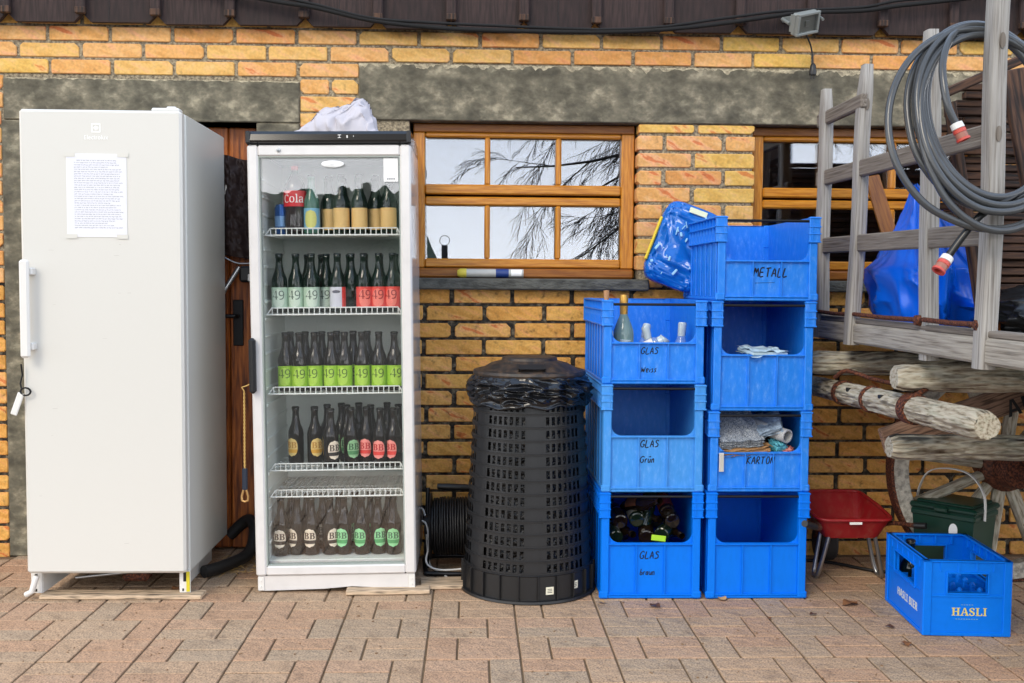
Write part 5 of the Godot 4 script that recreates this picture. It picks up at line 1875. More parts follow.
func build_wagon() -> void:
	var P := Vector3(1.9, 0, .9)
	var o := thing("hay_wagon", "weathered wooden hay wagon with ladder side, round poles and spoked wheel at right", "wagon", P)
	var post: Material = M.weathered
	var dark := detail(mat(rgb8(196, 186, 176), .85, 0, T.weathered, Vector3(18, .6, 18), false, T.grain, .15), T.greypatch)
	rng.seed = 15
	for e in [[1.45, .18, .965, 1.985, .0], [1.437, .565, .955, 2.005, .03], [1.462, 1.17, .94, 1.985, -.018], [1.445, 1.57, .945, 2.2, .008]]:
		var mb := MB.new()
		var h: float = e[3] - e[2]
		mb.grid(16, 10, func(u, w):
			var a: float = TAU * (1.0 - fposmod(u, 1.0))
			var cx: float = signf(cos(a)) * pow(absf(cos(a)), .32) * .0235
			var cz: float = signf(sin(a)) * pow(absf(sin(a)), .32) * .03
			var tip: float = 1.0 - .25 * pow(clampf((w - .97) / .03, 0.0, 1.0), 2.0)
			return Vector3(cx * tip + .003 * sin(w * 9.0 + e[1] * 7.0), w * h, cz * tip + .003 * sin(w * 7.0)))
		mb.poly([Vector3(-.017, h, -.022), Vector3(.017, h, -.022), Vector3(.017, h, .022), Vector3(-.017, h, .022)], Vector3.UP)
		var p := part("post", mb, post, o, Vector3(e[0], e[2], e[1]) - P)
		p.rotation.z = -e[4]
		if e[1] > 1.5 or (e[1] > .5 and e[1] < .6):
			for yy in [1.855, 1.6, 1.335]:
				if e[1] < 1.0 and yy < 1.8:
					continue
				var mm := MB.new()
				mm.xf = Transform3D(Basis(Vector3(1, 0, 0), PI / 2), Vector3(-.001, yy - e[2], .0295)).scaled_local(Vector3(1, 1, 2.6))
				mm.lathe([Vector2(.0085, 0), Vector2(.0085, .002), Vector2(0, .0022)], 16)
				part("tenon_end", mm, dark, p)
	beam("rail", Vector3(1.45, 1.868, .1) - P, Vector3(1.45, 1.868, .6) - P, .026, .055, dark, o, .005)
	beam("rail", Vector3(1.452, 1.625, .1) - P, Vector3(1.452, 1.605, 1.59) - P, .026, .062, dark, o, .005)
	beam("rail", Vector3(1.45, 1.345, .1) - P, Vector3(1.45, 1.325, 1.59) - P, .026, .064, dark, o, .005)
	beam("sill_beam", Vector3(1.465, 1.0, .08) - P, Vector3(1.465, .995, 2.1) - P, .07, .075, detail(mat(rgb8(255, 250, 240), .85, 0, T.weathered, Vector3(16, .7, 16), false, T.grain, .15), T.greypatch), o, .008)
	beam("sill_beam", Vector3(1.462, 1.0475, .1) - P, Vector3(1.462, 1.0425, 2.1) - P, .05, .02, dark, o, .004)
	for e in [[.2, .56], [.6, 1.16], [1.2, 1.56]]:
		var mb := MB.new()
		mb.tube([Vector3(1.43, 1.072, e[0]) - P, Vector3(1.432, 1.068, (e[0] + e[1]) / 2) - P, Vector3(1.43, 1.07, e[1]) - P], .008, 8)
		part("iron_rod", mb, M.rust, o)
		mb = MB.new()
		mb.xf = Transform3D(Basis(Vector3(0, 0, 1), PI / 2), Vector3(1.432, 1.068, e[1]) - P)
		mb.lathe([Vector2(0, -.014), Vector2(.016, -.012), Vector2(.02, 0), Vector2(.017, .012), Vector2(0, .016)], 6, .2)
		part("nut", mb, M.rust, o)
	# round poles
	for e in [["A", Vector3(1.312, .879, .46), Vector3(2.9, .87, .5), .046, .048, 4], ["B", Vector3(1.382, .877, 1.1), Vector3(2.95, .865, 1.12), .044, .048, 5], ["D", Vector3(1.462, .614, .88), Vector3(2.95, .604, .87), .044, .048, 6]]:
		var l: float = e[1].distance_to(e[2])
		var p := part("pole", log_mesh(l, e[3], e[4], .007, e[5], 40, 60), M.silver, o, e[1] - P)
		p.basis = along(e[2] - e[1])
	var ca := Vector3(1.395, .768, .2)
	var cb := Vector3(1.457, .782, 1.575)
	var bol := part("bolster_pole", log_mesh(ca.distance_to(cb), .039, .046, .004, 8, 40, 50), M.silver, o, ca - P)
	bol.basis = along(cb - ca)
	for e in [[.37, .044, .03], [.62, .0455, .018], [.93, .047, .05]]:
		var mb := MB.new()
		mb.lathe([Vector2(e[1] - .004, e[0] - e[2] / 2), Vector2(e[1] + .004, e[0] - e[2] / 2 + .002), Vector2(e[1] + .004, e[0] + e[2] / 2 - .002), Vector2(e[1] - .004, e[0] + e[2] / 2)], 28, .4)
		part("iron_band", mb, M.rust, bol)
	for e in [.49, .76]:
		var mb := MB.new()
		mb.xf = Transform3D(Basis(Vector3.UP, 0.0), Vector3.ZERO)
		var hole_dir: Vector3 = bol.basis.inverse() * Vector3(-.8, .55, .2).normalized()
		hole_dir.y = 0
		hole_dir = hole_dir.normalized()
		mb.box(hole_dir * .039 + Vector3(0, e, 0), Vector3(.016, .022, .016), .002)
		part("mortise", mb, M.black_rubber, bol)
	# iron fitting curling over the poles
	var ir := MB.new()
	ir.tube(curve_pts([Vector3(1.37, .83, .58), Vector3(1.4, .86, .62), Vector3(1.46, .84, .7), Vector3(1.5, .83, .85)] .map(func(q): return q - P), 6), .008, 8)
	ir.tube(curve_pts([Vector3(1.42, .815, 1.15), Vector3(1.48, .84, 1.12), Vector3(1.56, .838, 1.0), Vector3(1.6, .83, .9)].map(func(q): return q - P), 6), .009, 8)
	part("iron_hook", ir, M.rust, o)
	var sp := beam("spare_plank", Vector3(1.52, .6, .68) - P, Vector3(2.35, .88, .68) - P, .1, .035, mat(rgb8(168, 132, 108), .8, 0, T.grain, Vector3(14, 1.2, 14), false, T.grain, .1), o, .005)
	var tx := part("plank_lettering", letters("ABE", .06, 0, false, true), M.black_rubber, sp, Vector3(.0, .52, .0))
	tx.transform = Transform3D(sp.basis.inverse() * Basis(Vector3(0, 0, 1), .325), Vector3(.0, .5, .0))
	tx.position = sp.basis.inverse() * (Vector3(2.03, .752, .7365) - P - sp.position)
	# wheels, axle, bed
	for e in [Vector3(2.115, .463, .42), Vector3(2.115, .463, 1.52)]:
		build_cart_wheel(o, e - P)
	var ax := MB.new()
	ax.tube([Vector3(2.115, .463, .3) - P, Vector3(2.115, .463, 1.64) - P], .03, 12)
	part("axle", ax, M.rust, o)
	beam("axle_block", Vector3(2.25, .47, .97) - P, Vector3(2.25, .83, .97) - P, .09, .5, M.brownwood, o, .006)
	beam("axle_beam", Vector3(2.2, .47, .5) - P, Vector3(2.2, .47, 1.45) - P, .12, .1, M.brownwood, o, .006)
	for k in 9:
		var z := .14 + k * .2
		beam("bed_plank", Vector3(1.505, .985, z) - P, Vector3(2.95, .98, z) - P, .025, .19, dark, o, .004)
	for x in [2.75]:
		for z in [.2, 1.6]:
			beam("prop", Vector3(x, 0, z) - P, Vector3(x, .935, z) - P, .08, .08, M.brownwood, o, .005)

func build_cart_wheel(parent: Node3D, at: Vector3) -> void:
	var w := Node3D.new()
	w.name = "wheel"
	parent.add_child(w, true)
	w.position = at
	w.basis = Basis(Vector3(1, 0, 0), PI / 2)
	var mb := MB.new()
	mb.lathe([Vector2(.452, -.03), Vector2(.463, -.028), Vector2(.463, .028), Vector2(.452, .03), Vector2(.452, -.03)], 72, .4)
	part("iron_tyre", mb, M.rust, w)
	mb = MB.new()
	mb.lathe([Vector2(.39, -.024), Vector2(.394, -.028), Vector2(.4515, -.028), Vector2(.4515, .028), Vector2(.394, .028), Vector2(.39, .024), Vector2(.39, -.024)], 72, .4)
	part("felloe", mb, mat(rgb8(196, 190, 176), .85, 0, T.mottle, Vector3.ONE * 6.0, false, T.bump, .2), w)
	mb = MB.new()
	mb.lathe([Vector2(0, -.13), Vector2(.06, -.13), Vector2(.07, -.12), Vector2(.075, -.06), Vector2(.095, -.035), Vector2(.095, .035), Vector2(.075, .06), Vector2(.066, .13), Vector2(.06, .14), Vector2(.035, .142), Vector2(.033, .17), Vector2(0, .172)], 30, .5)
	part("hub", mb, mat(Color.WHITE, .7, .15, T.rust, Vector3.ONE * 7.0), w)
	for k in 12:
		var a := TAU * k / 12 + .13
		var d := Vector3(cos(a), 0, sin(a))
		var s := beam("spoke", d * .085, d * .395, .052, .034, M.silver, w, .01)

func build_hose() -> void:
	var h := thing("hose_coil", "coiled grey black garden hose hanging on the wagon's nearest post", "hose", Vector3(1.42, 1.36, 1.58))
	var P := h.position
	var loops := [[1.435, 1.66, .158, .232, .0], [1.42, 1.65, .18, .245, .012], [1.425, 1.66, .185, .25, -.012], [1.415, 1.655, .196, .262, .004], [1.42, 1.645, .2, .27, .02], [1.41, 1.655, .205, .262, -.016], [1.43, 1.6, .205, .275, .03], [1.4, 1.615, .262, .285, .016], [1.42, 1.64, .2, .262, .03], [1.44, 1.66, .175, .24, -.02], [1.43, 1.65, .19, .255, .024], [1.425, 1.655, .195, .266, -.006], [1.43, 1.65, .2, .258, .012]]
	var pts := []
	rng.seed = 44
	# start: connector hanging inside the coil
	for p in [Vector3(1.317, 1.615, 1.63), Vector3(1.296, 1.66, 1.625), Vector3(1.285, 1.72, 1.615), Vector3(1.29, 1.79, 1.59), Vector3(1.318, 1.855, 1.56), Vector3(1.37, 1.9, 1.52)]:
		pts.append(p - P)
	var per := 24
	for k in range(0, (loops.size() - 1) * per):
		var s := float(k) / per
		var i := int(s)
		var q := smoothstep(0.0, 1.0, s - i)
		var e := []
		for c in 5:
			e.append(lerpf(loops[i][c], loops[i + 1][c], q))
		var a := PI * .56 + TAU * .94 * s / 1.0
		if s > loops.size() - 1.0:
			break
		var wob := 1.0 + .012 * sin(a * 1.0 + i * 2.0)
		pts.append(Vector3(e[0] + cos(-a + PI) * e[2] * wob, e[1] + sin(a) * e[3] * wob, 1.58 - .075 * sin(a) + e[4]) - P)
	var n := pts.size()
	var sm := curve_pts(pts, 3)
	var mb := MB.new()
	mb.tube(sm, .0104, 10)
	var hose_mat := mat(rgb8(66, 68, 70), .22, 0, T.scuff, Vector3.ONE * 8.0)
	part("hose", mb, hose_mat, h)
	mb = MB.new()
	mb.tube(curve_pts([Vector3(1.55, 1.47, 1.62), Vector3(1.46, 1.42, 1.66), Vector3(1.38, 1.372, 1.655), Vector3(1.33, 1.31, 1.65), Vector3(1.292, 1.252, 1.645)].map(func(q): return q - P), 6), .0104, 10)
	part("hose_end", mb, mat(rgb8(24, 25, 26), .3), h)
	for e in [[Vector3(1.317, 1.615, 1.63), Vector3(.02, -.05, .01)], [Vector3(1.292, 1.252, 1.645), Vector3(-.035, -.045, .012)]]:
		var c := Node3D.new()
		c.name = "connector"
		h.add_child(c, true)
		c.position = e[0] - P
		c.basis = along(e[1]).scaled_local(Vector3.ONE * .88)
		mb = MB.new()
		mb.lathe([Vector2(.012, -.01), Vector2(.019, -.008), Vector2(.02, .01), Vector2(.015, .012)], 16)
		part("collar", mb, mat(rgb8(214, 214, 210), .4), c)
		mb = MB.new()
		mb.lathe([Vector2(.015, .011), Vector2(.02, .013), Vector2(.02, .024), Vector2(.0185, .025)], 16)
		part("ring", mb, mat(rgb8(188, 72, 60), .45), c)
		mb = MB.new()
		mb.lathe([Vector2(.0185, .0245), Vector2(.019, .03), Vector2(.019, .042), Vector2(.0135, .042), Vector2(.0135, .03)], 16)
		part("socket", mb, mat(rgb8(150, 96, 80), .5), c)
		mb = MB.new()
		mb.lathe([Vector2(.0185, .042), Vector2(.0215, .043), Vector2(.0215, .05), Vector2(.013, .05), Vector2(.013, .03)], 16)
		part("ring", mb, mat(rgb8(188, 72, 60), .45), c)

func lump(size: Vector3, sd: int, crease: float, peak := 0.0, nu := 80, nv := 60) -> MB:
	# a slumped sack: flat below, creased, drawn up to a peak
	var nz := FastNoiseLite.new()
	nz.seed = sd
	nz.frequency = 1.0
	nz.fractal_octaves = 1
	var mb := MB.new()
	mb.grid(nu, nv, func(u, w):
		var a: float = TAU * (1.0 - fposmod(u, 1.0))
		var c := Vector2(cos(a), sin(a))
		var prof: float = pow(sin(PI * minf(w * .96 + .02, .999)), .45)
		if peak != 0.0 and w > .5:
			prof = lerpf(1.0, .03, pow((w - .5) / .5, .85))
		var sx: float = signf(c.x) * pow(absf(c.x), .7)
		var sz: float = signf(c.y) * pow(absf(c.y), .7)
		var f1: float = absf(nz.get_noise_3d(c.x * 1.5, w * 2.2, c.y * 1.5 + sd))
		var f2: float = absf(nz.get_noise_3d(c.x * 2.4 + w * 2.0, w * 2.2, c.y * 2.4))
		var r: float = prof * (1.0 - crease * (f1 * 1.4 + f2 * .8))
		return Vector3(sx * size.x * r + peak * (w - .5) * maxf(0.0, w - .5), size.y * (w * 2.0 - 1.0) * (1.0 - .1 * f1), sz * size.z * r))
	return mb

func build_wagon_load() -> void:
	var bag := single("blue_tarpaulin", lump(Vector3(.165, .31, .38), 5, .2, -.2), mat(rgb8(6, 100, 226), .3), "bunched blue tarpaulin heaped behind the wagon's ladder side", "tarpaulin", Vector3(1.66, 1.245, .69))
	single("black_sheet", lump(Vector3(.33, .13, .3), 9, .3), mat(rgb8(28, 29, 31), .35), "slumped black plastic sheet on the wagon bed at the right", "plastic sheet", Vector3(1.98, 1.085, 1.2))
	var fl := MB.new()
	fl.grid(16, 10, func(u, w): return Vector3((u - .5) * .18, .02 * sin(u * 5.0) * (1.0 - w) - .06 * u, -.14 * (w - .5)))
	single("tarpaulin_corner", fl, mat(rgb8(6, 100, 226), .3), "loose corner of blue tarpaulin sticking out beside the black sheet", "tarpaulin", Vector3(1.73, 1.11, 1.05))
	# stack of brown laths
	var st := thing("lath_stack", "stack of thin dark brown laths standing in the wagon behind the hose", "laths", Vector3(2.1, .96, 1.02))
	rng.seed = 9
	for k in 33:
		var y := .03 + k * .0265
		var xs := -.5 if y > .45 else -.38
		var mb := MB.new()
		var l := 1.2 + rng.randf_range(-.05, .05)
		mb.box(Vector3(0, l / 2, 0), Vector3(.0235 + rng.randf_range(-.003, .002), l, .03), .003)
		var p := part("lath", mb, M.brownwood, st, Vector3(xs + rng.randf_range(-.03, .03), y, rng.randf_range(-.014, .014)))
		p.basis = along(Vector3(1, rng.randf_range(-.008, .012), rng.randf_range(-.012, .012)))
	for k in 30:
		var mb := MB.new()
		mb.box(Vector3(0, .6, 0), Vector3(.024, 1.2, .028), .003)
		var p := part("lath", mb, M.brownwood, st, Vector3((-.5 if k > 16 else -.36) + rng.randf_range(-.03, .03), .042 + k * .0265, -.1 + rng.randf_range(-.012, .012)))
		p.basis = along(Vector3(1, rng.randf_range(-.008, .012), rng.randf_range(-.012, .012)))
	var back := MB.new()
	for x in [-.2, .3]:
		back.between(x - .02, x + .02, .0, .9, -.05, -.03)
	part("tie_batten", back, M.brownwood, st)
	var fr := thing("lattice_stand", "broken dark brown wooden frame leaning inside the hose loop", "frame", Vector3(1.56, .96, 1.12))
	beam("frame_bar", Vector3(-.065, .83, 0), Vector3(.2, .95, 0), .03, .045, M.brownwood, fr)
	beam("frame_post", Vector3(-.03, .81, .0), Vector3(.12, .02, .0), .028, .04, M.brownwood, fr)
	beam("frame_post", Vector3(.12, .88, -.02), Vector3(.16, .02, -.02), .022, .03, M.doorwood, fr)
	var pk := beam("leaning_plank", Vector3(1.86, .96, 1.26), Vector3(1.69, 1.86, 1.2), .075, .025, M.brownwood, self, .004)
	tag(pk, "brown grey plank leaning against the laths at the right edge", "plank")
	var pk2 := beam("leaning_plank", Vector3(1.72, .96, .55), Vector3(1.6, 1.62, .3), .06, .02, M.varnish_dark, self, .004)
	tag(pk2, "orange brown plank leaning behind the tarpaulin under the hose end", "plank")

func build_small_things() -> void:
	# twin cable slung under the cladding
	var pts := [Vector3(-1.3, 2.42, .1), Vector3(-.863, 2.333, .1), Vector3(-.665, 2.305, .1), Vector3(-.437, 2.257, .1), Vector3(-.204, 2.233, .1), Vector3(.056, 2.223, .1), Vector3(.49, 2.223, .1), Vector3(.76, 2.236, .1), Vector3(1.003, 2.263, .1), Vector3(1.25, 2.301, .1), Vector3(1.371, 2.318, .1), Vector3(1.618, 2.329, .1), Vector3(1.771, 2.352, .1), Vector3(2.025, 2.383, .1), Vector3(2.6, 2.46, .1)]
	for k in 2:
		var mb := MB.new()
		var q := []
		for i in pts.size():
			q.append(pts[i] + Vector3(0, .0 if k == 0 else .014 + .006 * sin(i * 1.7), .004 * k))
		mb.tube(curve_pts(q, 6), .0095 if k == 0 else .006, 8)
		single("hanging_cable", mb, mat(rgb8(14, 14, 15), .85), ["thick black cable sagging along the foot of the cladding boards", "thinner black cable running just above the thick sagging one"][k], "cable", Vector3.ZERO, "cables under the boards")
	# floodlight
	var f := thing("floodlight", "small grey floodlight fixed under the dark cladding boards", "floodlight", Vector3(1.365, 2.255, .17))
	var hd := Node3D.new()
	hd.name = "lamp_head"
	f.add_child(hd)
	hd.basis = Basis(Vector3(0, 0, 1), .3) * Basis(Vector3.UP, .45) * Basis(Vector3(1, 0, 0), .55)
	var gm := mat(rgb8(138, 142, 138), .45, .3)
	var mb := MB.new()
	mb.between(-.062, .062, -.045, .045, -.03, -.005, .006)
	for k in 6:
		mb.between(-.05 + k * .02 - .002, -.05 + k * .02 + .002, -.035, .035, -.045, -.03)
	for e in [[-.062, .062, .034, .045], [-.062, .062, -.045, -.034], [-.062, -.05, -.034, .034], [.05, .062, -.034, .034]]:
		mb.between(e[0], e[1], e[2], e[3], -.005, .012, .002)
	part("housing", mb, gm, hd)
	mb = MB.new()
	mb.between(-.05, .05, -.034, .034, -.0045, -.001)
	mb.box(Vector3(0, 0, .001), Vector3(.024, .024, .006), .002)
	part("reflector", mb, mat(rgb8(96, 96, 90), .35, .3), hd)
	mb = MB.new()
	mb.between(-.0495, .0495, -.0335, .0335, .006, .009)
	part("front_glass", mb, glass(rgb8(230, 240, 240), .0), hd)
	mb = MB.new()
	mb.tube([Vector3(-.07, .0, -.01), Vector3(-.085, .03, -.06), Vector3(-.06, .04, -.11)], .007, 8)
	mb.tube([Vector3(.07, .02, -.01), Vector3(.06, .05, -.06), Vector3(.02, .05, -.11)], .006, 8)
	mb.box(Vector3(-.02, .045, -.112), Vector3(.1, .03, .012), .003)
	part("bracket", mb, gm, f)
	mb = MB.new()
	mb.tube(curve_pts([Vector3(.0, -.02, -.04), Vector3(.035, -.06, -.07), Vector3(.05, -.1, -.08), Vector3(.055, -.15, -.08)], 6), .004, 6)
	part("lead", mb, M.black_rubber, f)
	mb = MB.new()
	mb.xf = Transform3D(Basis(), Vector3(.055, -.175, -.08))
	mb.lathe([Vector2(.006, .03), Vector2(.012, .022), Vector2(.016, -.005), Vector2(.015, -.018), Vector2(0, -.019)], 12)
	mb.tube([Vector3(-.006, -.018, 0), Vector3(-.006, -.036, 0)], .0024, 6)
	mb.tube([Vector3(.006, -.018, 0), Vector3(.006, -.036, 0)], .0024, 6)
	part("plug", mb, M.black_plastic, f)
	# things hanging in the door recess
	mb = MB.new()
	var nz := FastNoiseLite.new()
	nz.seed = 2
	nz.frequency = 1.0
	mb.grid(24, 40, func(u, w):
		return Vector3(-(u - .5) * (.13 + .05 * w), -.42 * w + .03 * u, .02 + .022 * sin(u * 9.0 + w * 2.0) + .02 * nz.get_noise_2d(u * 3.0, w * 4.0)))
	single("hanging_jacket", mb, mat(rgb8(44, 28, 24), .7), "dark brown cloth hanging on the door between the two fridges", "cloth", Vector3(-.995, 1.685, -.05))
	mb = MB.new()
	mb.tube(curve_pts([Vector3(-1.025, 1.7, -.07), Vector3(-1.05, 1.6, -.03), Vector3(-1.06, 1.5, -.02), Vector3(-1.085, 1.38, -.02)], 6), .005, 6)
	single("loose_rope", mb, mat(rgb8(196, 190, 178), .7), "pale cord hanging in front of the door beside the white fridge", "cord")
	var sb := thing("steel_bracket", "shiny folding steel arm hanging low on the brown door", "bracket", Vector3(-1.0, 1.2, -.03))
	mb = MB.new()
	mb.tube([Vector3(.0, .04, 0), Vector3(-.085, -.1, .02)], .011, 8)
	mb.tube(curve_pts([Vector3(-.08, .09, .0), Vector3(-.02, .06, .0), Vector3(.02, .055, .0), Vector3(.07, .06, .0)], 4), .004, 6)
	part("arm", mb, M.steel, sb)
	mb = MB.new()
	mb.box(Vector3(.03, .01, 0), Vector3(.06, .07, .03), .01)
	part("joint", mb, M.black_plastic, sb)
	mb = MB.new()
	mb.box(Vector3(.05, -.005, .02), Vector3(.022, .03, .006), .003)
	part("tip", mb, M.white_plastic, sb)
	# black hose in the corner and straw
	mb = MB.new()
	mb.tube(curve_pts([Vector3(-1.06, .03, .36), Vector3(-1.0, .032, .28), Vector3(-.93, .05, .16), Vector3(-.925, .12, .05), Vector3(-.97, .15, -.02), Vector3(-1.05, .08, -.03)], 8), .025, 14)
	single("drain_hose", mb, M.black_rubber, "thick black pipe bent on the ground between the two fridges", "pipe")
	mb = MB.new()
	rng.seed = 18
	for k in 70:
		var p := Vector3(rng.randf_range(-1.04, -.85), .004 + rng.randf() * .012, rng.randf_range(-.02, .3))
		var a := rng.randf() * TAU
		var l := rng.randf_range(.02, .07)
		mb.tube([p, p + Vector3(cos(a) * l * .5, .006, sin(a) * l * .5), p + Vector3(cos(a + .3) * l, 0, sin(a + .3) * l)], .0012, 4, false)
	var sw := part("straw", mb, mat(rgb8(176, 140, 80), .8), self)
	tag(sw, "loose straw and twigs on the ground between the fridges", "straw")
	sw.set_meta("kind", "stuff")
	# fallen leaves
	var spots := [[.936, .657, .045, "pale curled leaf at the foot of the right crate stack"], [.669, .737, .05, "thin brown leaf stalk on the paving before the left stack"], [1.397, .724, .07, "large brown leaf lying beside the wheelbarrow"], [1.442, .98, .035, "small dark leaf left of the beer crate's corner"], [1.427, 1.148, .045, "dark leaf nearest the camera at the beer crate"], [1.22, .84, .03, "small red brown leaf on the paving between crates and beer crate"], [-1.13, .5, .045, "orange brown leaf under the white fridge"], [.48, .69, .03, "pale leaf between the black bin and the left stack"], [1.05, .88, .025, "tiny brown leaf before the right crate stack"]]
	var lm := [mat(rgb8(120, 78, 44), .8), mat(rgb8(84, 52, 34), .8), mat(rgb8(176, 140, 96), .8)]
	for k in spots.size():
		var e: Array = spots[k]
		mb = MB.new()
		var a := rng.randf() * TAU
		mb.xf = Transform3D(Basis(Vector3.UP, a), Vector3.ZERO)
		mb.grid(8, 6, func(u, w):
			var half: float = sin(PI * clampf(u, .02, .98)) * .38
			var b: float = (w - .5) * 2.0
			return Vector3((u - .5) * e[2], .003 + .2 * e[2] * b * b * half + .12 * e[2] * sin(u * 4.0) * sin(u * 4.0), -b * half * e[2]))
		single("fallen_leaf", mb, lm[2 if k in [0, 7] else k % 2], e[3], "leaf", Vector3(e[0], .001, e[1]), "fallen leaves")
	# grit and crumbs on the paving
	mb = MB.new()
	rng.seed = 71
	for k in 420:
		var p := Vector3(rng.randf_range(-2.0, 2.2), .0015, .1 + 1.5 * pow(rng.randf(), 1.4))
		if p.z < .62 and (p.x < -1.05 or (p.x > -.8 and p.x < -.2) or (p.x > .45 and p.x < 1.27)):
			continue
		mb.xf = Transform3D(Basis(Vector3.UP, rng.randf() * TAU), p)
		var s := rng.randf_range(.002, .006)
		mb.box(Vector3.ZERO, Vector3(s * rng.randf_range(1, 2.5), s * .6, s), s * .25)
	var gr := part("grit", mb, mat(rgb8(126, 98, 70), .9), self)
	tag(gr, "scattered grit and crumbs on the paving", "grit")
	gr.set_meta("kind", "stuff")
	# lavender at the right edge
	var lv := thing("lavender_plant", "purple lavender spikes reaching in at the lower right edge", "plant", Vector3(1.925, 0, 1.24))
	mb = MB.new()
	var buds := MB.new()
	for k in 26:
		var a := rng.randf() * TAU
		var out := rng.randf_range(.02, .11)
		var tip := Vector3(cos(a) * out - .02, rng.randf_range(.06, .18), sin(a) * out)
		mb.tube([Vector3(cos(a) * .01, 0, sin(a) * .01), tip * .6 + Vector3(0, .02, 0), tip], .0015, 4, false)
		for q in 7:
			var c := tip + Vector3(rng.randf_range(-.006, .006), -.006 * q + .01, rng.randf_range(-.006, .006))
			buds.xf = Transform3D(Basis(Vector3.UP, rng.randf() * TAU), c)
			buds.box(Vector3.ZERO, Vector3(.008, .007, .008), .003)
	part("stems", mb, mat(rgb8(80, 100, 70), .8), lv)
	part("flowers", buds, mat(rgb8(98, 76, 160), .7), lv)
	# low black cable on the ground behind the barrow
	mb = MB.new()
	mb.tube(curve_pts([Vector3(1.3, .008, .1), Vector3(1.5, .008, .16), Vector3(1.66, .008, .3), Vector3(1.8, .008, .34)], 6), .007, 6)
	single("ground_cable", mb, M.black_rubber, "black cable on the paving behind the red wheelbarrow", "cable")

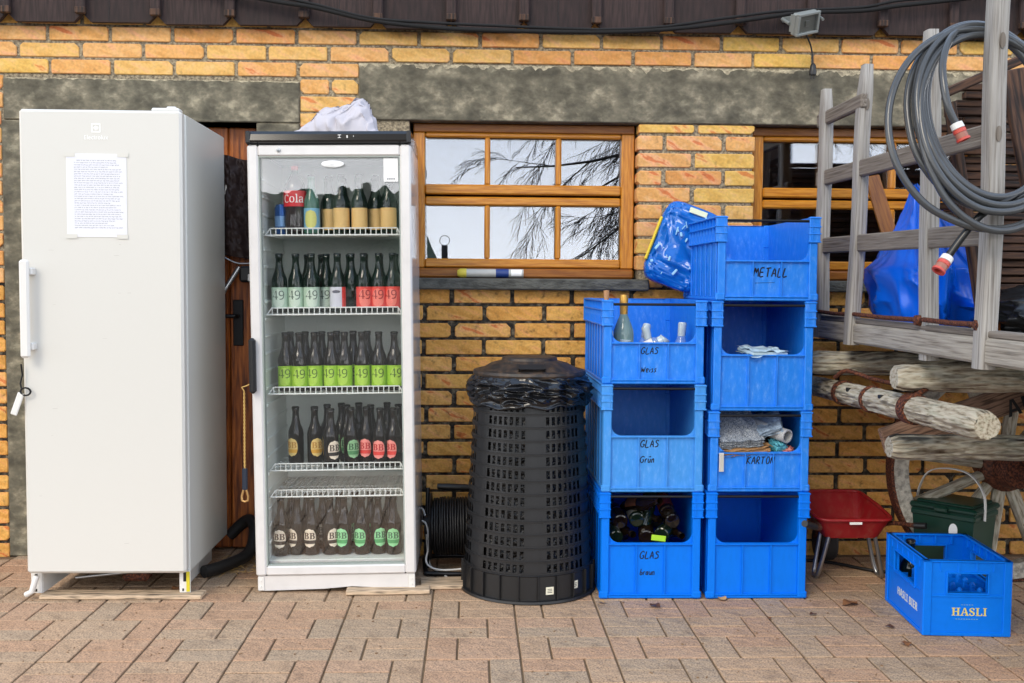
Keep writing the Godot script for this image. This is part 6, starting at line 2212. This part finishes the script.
# ---------- what the panes mirror: the yard behind the camera ----------
func build_yard() -> void:
	# ridge
	var nz := FastNoiseLite.new()
	nz.seed = 4
	nz.frequency = .01
	var mb := MB.new()
	mb.grid(400, 6, func(u, w):
		var x: float = lerpf(260.0, -260.0, u)
		var left: float = smoothstep(-4.0, -22.0, x)
		var h: float = (2.5 + 25.0 * left + 4.0 * nz.get_noise_1d(x * 2.0) + (.5 + left) * 2.0 * nz.get_noise_1d(x * 60.0)) * sin(w * PI * .5)
		return Vector3(x, h - .5, lerpf(230.0, 290.0, w)))
	part("hills", mb, mat(rgb8(62, 82, 58), .95), self).set_meta("kind", "structure")
	# spruces
	rng.seed = 300
	var crowns := []
	for q in 4:
		var cm := MB.new()
		var top := rng.randf_range(8.6, 10.6)
		for k in 2200:
			# needle sprays through a ragged cone
			var f := pow(rng.randf(), .8)
			var y := lerpf(.9, top, f)
			var lim := pow(1.0 - f, 1.15) * 2.7 * (.85 + .15 * sin(f * 38.0 + q)) + .08
			var a := rng.randf() * TAU
			var r := lim * sqrt(rng.randf()) * rng.randf_range(.8, 1.12)
			var d := Vector3(cos(a), 0, sin(a))
			var s := Vector3(-d.z, 0, d.x)
			var l := rng.randf_range(.22, .5)
			var p := d * r + Vector3(0, y, 0)
			var tip := p + d * l + Vector3(0, -l * rng.randf_range(.1, .8), 0)
			cm.poly([p, p.lerp(tip, .5) + s * l * .28, tip, p.lerp(tip, .5) - s * l * .28], Vector3.UP)
		crowns.append(cm.mesh())
	var needle := mat(rgb8(46, 68, 50), .9)
	var trunk := MB.new()
	trunk.tube([Vector3(0, 0, 0), Vector3(0, 8.0, 0)], [.2, .03], 8)
	var tm := trunk.mesh()
	for k in 18:
		var front := k < 9
		var i := k % 9
		var at := Vector3(-20.0 + i * 1.65 + rng.randf_range(-.5, .5) - (0.0 if front else .9), 0, (80.0 if front else 88.0) + rng.randf_range(-3, 3))
		var t := thing("spruce_tree", "dark spruce, %s in the %s row mirrored in fridge glass" % [NTH[i], "front" if front else "rear"], "tree", at, "spruces across the yard")
		t.scale = Vector3.ONE * rng.randf_range(.8, 1.0)
		t.rotation.y = k * 1.3
		part("trunk", tm, M.brownwood, t)
		part("crown", crowns[k % 4], needle, t)
	# bare tree
	var tr := thing("bare_tree", "leafless tree whose drooping branches are mirrored in the left window", "tree", Vector3(4.3, 0, 9.6))
	var tk := MB.new()
	tk.tube(curve_pts([Vector3.ZERO, Vector3(-.1, 1.2, 0), Vector3(-.15, 2.6, -.1), Vector3(-.3, 4.2, -.15), Vector3(-.5, 5.6, -.2)], 5), .17, 12)
	part("trunk", tk, M.brownwood, tr)
	var cr := MB.new()
	rng.seed = 12
	var stack := []
	for e in [[2.5, -3.3, -.5, -.6], [2.9, -3.0, .1, .2], [3.3, -3.6, -.2, -.2], [3.8, -3.2, .6, .4], [3.0, -2.4, -.3, -.9], [3.5, -3.4, .25, -.4], [3.2, -2.9, .3, .5], [4.4, -2.6, 1.2, .3], [3.4, 2.4, .5, .2], [4.6, 1.6, 1.4, -.6]]:
		var a := Vector3(-.18, e[0], -.1)
		stack.append([a, Vector3(e[1], e[2], e[3]), .05, 0])
	while stack.size() > 0 and cr.v.size() < 240000:
		var e: Array = stack.pop_front()
		var p: Vector3 = e[0]
		var d: Vector3 = e[1]
		var path := [p]
		var rr := [e[2]]
		var n := 7
		var dir := d.normalized()
		var step := d.length() / n
		for k in n:
			dir = (dir + Vector3(rng.randf_range(-.16, .16), rng.randf_range(-.2, .1), rng.randf_range(-.16, .16))).normalized()
			p += dir * step
			path.append(p)
			rr.append(maxf(.0028, e[2] * .85 * (1.0 - .8 * (k + 1) / n)))
			if e[3] < 3:
				for q in (2 if e[3] > 0 else 1):
					if rng.randf() < .75:
						var bd := (dir + Vector3(rng.randf_range(-.7, .5), rng.randf_range(-.9, .35), rng.randf_range(-.6, .6))).normalized()
						stack.append([p, bd * d.length() * rng.randf_range(.28, .5), maxf(.004, rr[k + 1] * .6), e[3] + 1])
		cr.tube(path, rr, 4, false)
	part("crown", cr, mat(rgb8(34, 28, 26), .9), tr)
	# post with a ring
	var ps := thing("garden_post", "black garden post with a wire ring mirrored in the window's lower left pane", "post", Vector3(-.41, 0, 10.0))
	var pm := MB.new()
	pm.tube([Vector3(0, 0, 0), Vector3(0, 1.72, 0)], .045, 14)
	part("shaft", pm, M.black_plastic, ps)
	pm = MB.new()
	var ring := []
	for k in 20:
		ring.append(Vector3(.07 * cos(TAU * k / 20), 1.79 + .07 * sin(TAU * k / 20), 0))
	pm.tube(ring, .006, 6, false, true)
	part("ring", pm, M.steel, ps)
	# dark garden tent
	var te := thing("garden_tent", "dark grey garden tent mirrored in the right window", "tent", Vector3(5.6, 0, 11.5))
	var rf := MB.new()
	var base := [Vector3(-1.5, 2.1, -1.5), Vector3(1.5, 2.1, -1.5), Vector3(1.5, 2.1, 1.5), Vector3(-1.5, 2.1, 1.5)]
	for k in 4:
		var q := (k + 1) % 4
		rf.poly([base[k], base[q], Vector3(0, 3.1, 0)], (base[k] + base[q]) * .5)
		rf.poly([base[k], base[q], base[q] - Vector3(0, .25, 0), base[k] - Vector3(0, .25, 0)], (base[k] + base[q]) * Vector3(1, 0, 1))
	part("roof", rf, mat(rgb8(30, 32, 36), .8), te)
	for b in base:
		var lg := MB.new()
		lg.tube([Vector3(b.x * .98, 0, b.z * .98), Vector3(b.x * .98, 2.1, b.z * .98)], .025, 8)
		part("leg", lg, M.dark_steel, te)

func _ready() -> void:
	setup_camera_and_light()
	make_materials()
	build_ground()
	build_building()
	build_yard()
	build_white_fridge()
	build_glass_fridge()
	build_fridge_contents()
	build_fridge_extras()
	build_bin()
	build_crates()
	build_package_and_tube()
	build_wagon()
	build_wagon_load()
	build_hose()
	build_barrow()
	build_caddy()
	build_beer_crate()
	build_small_things()
	print("built")
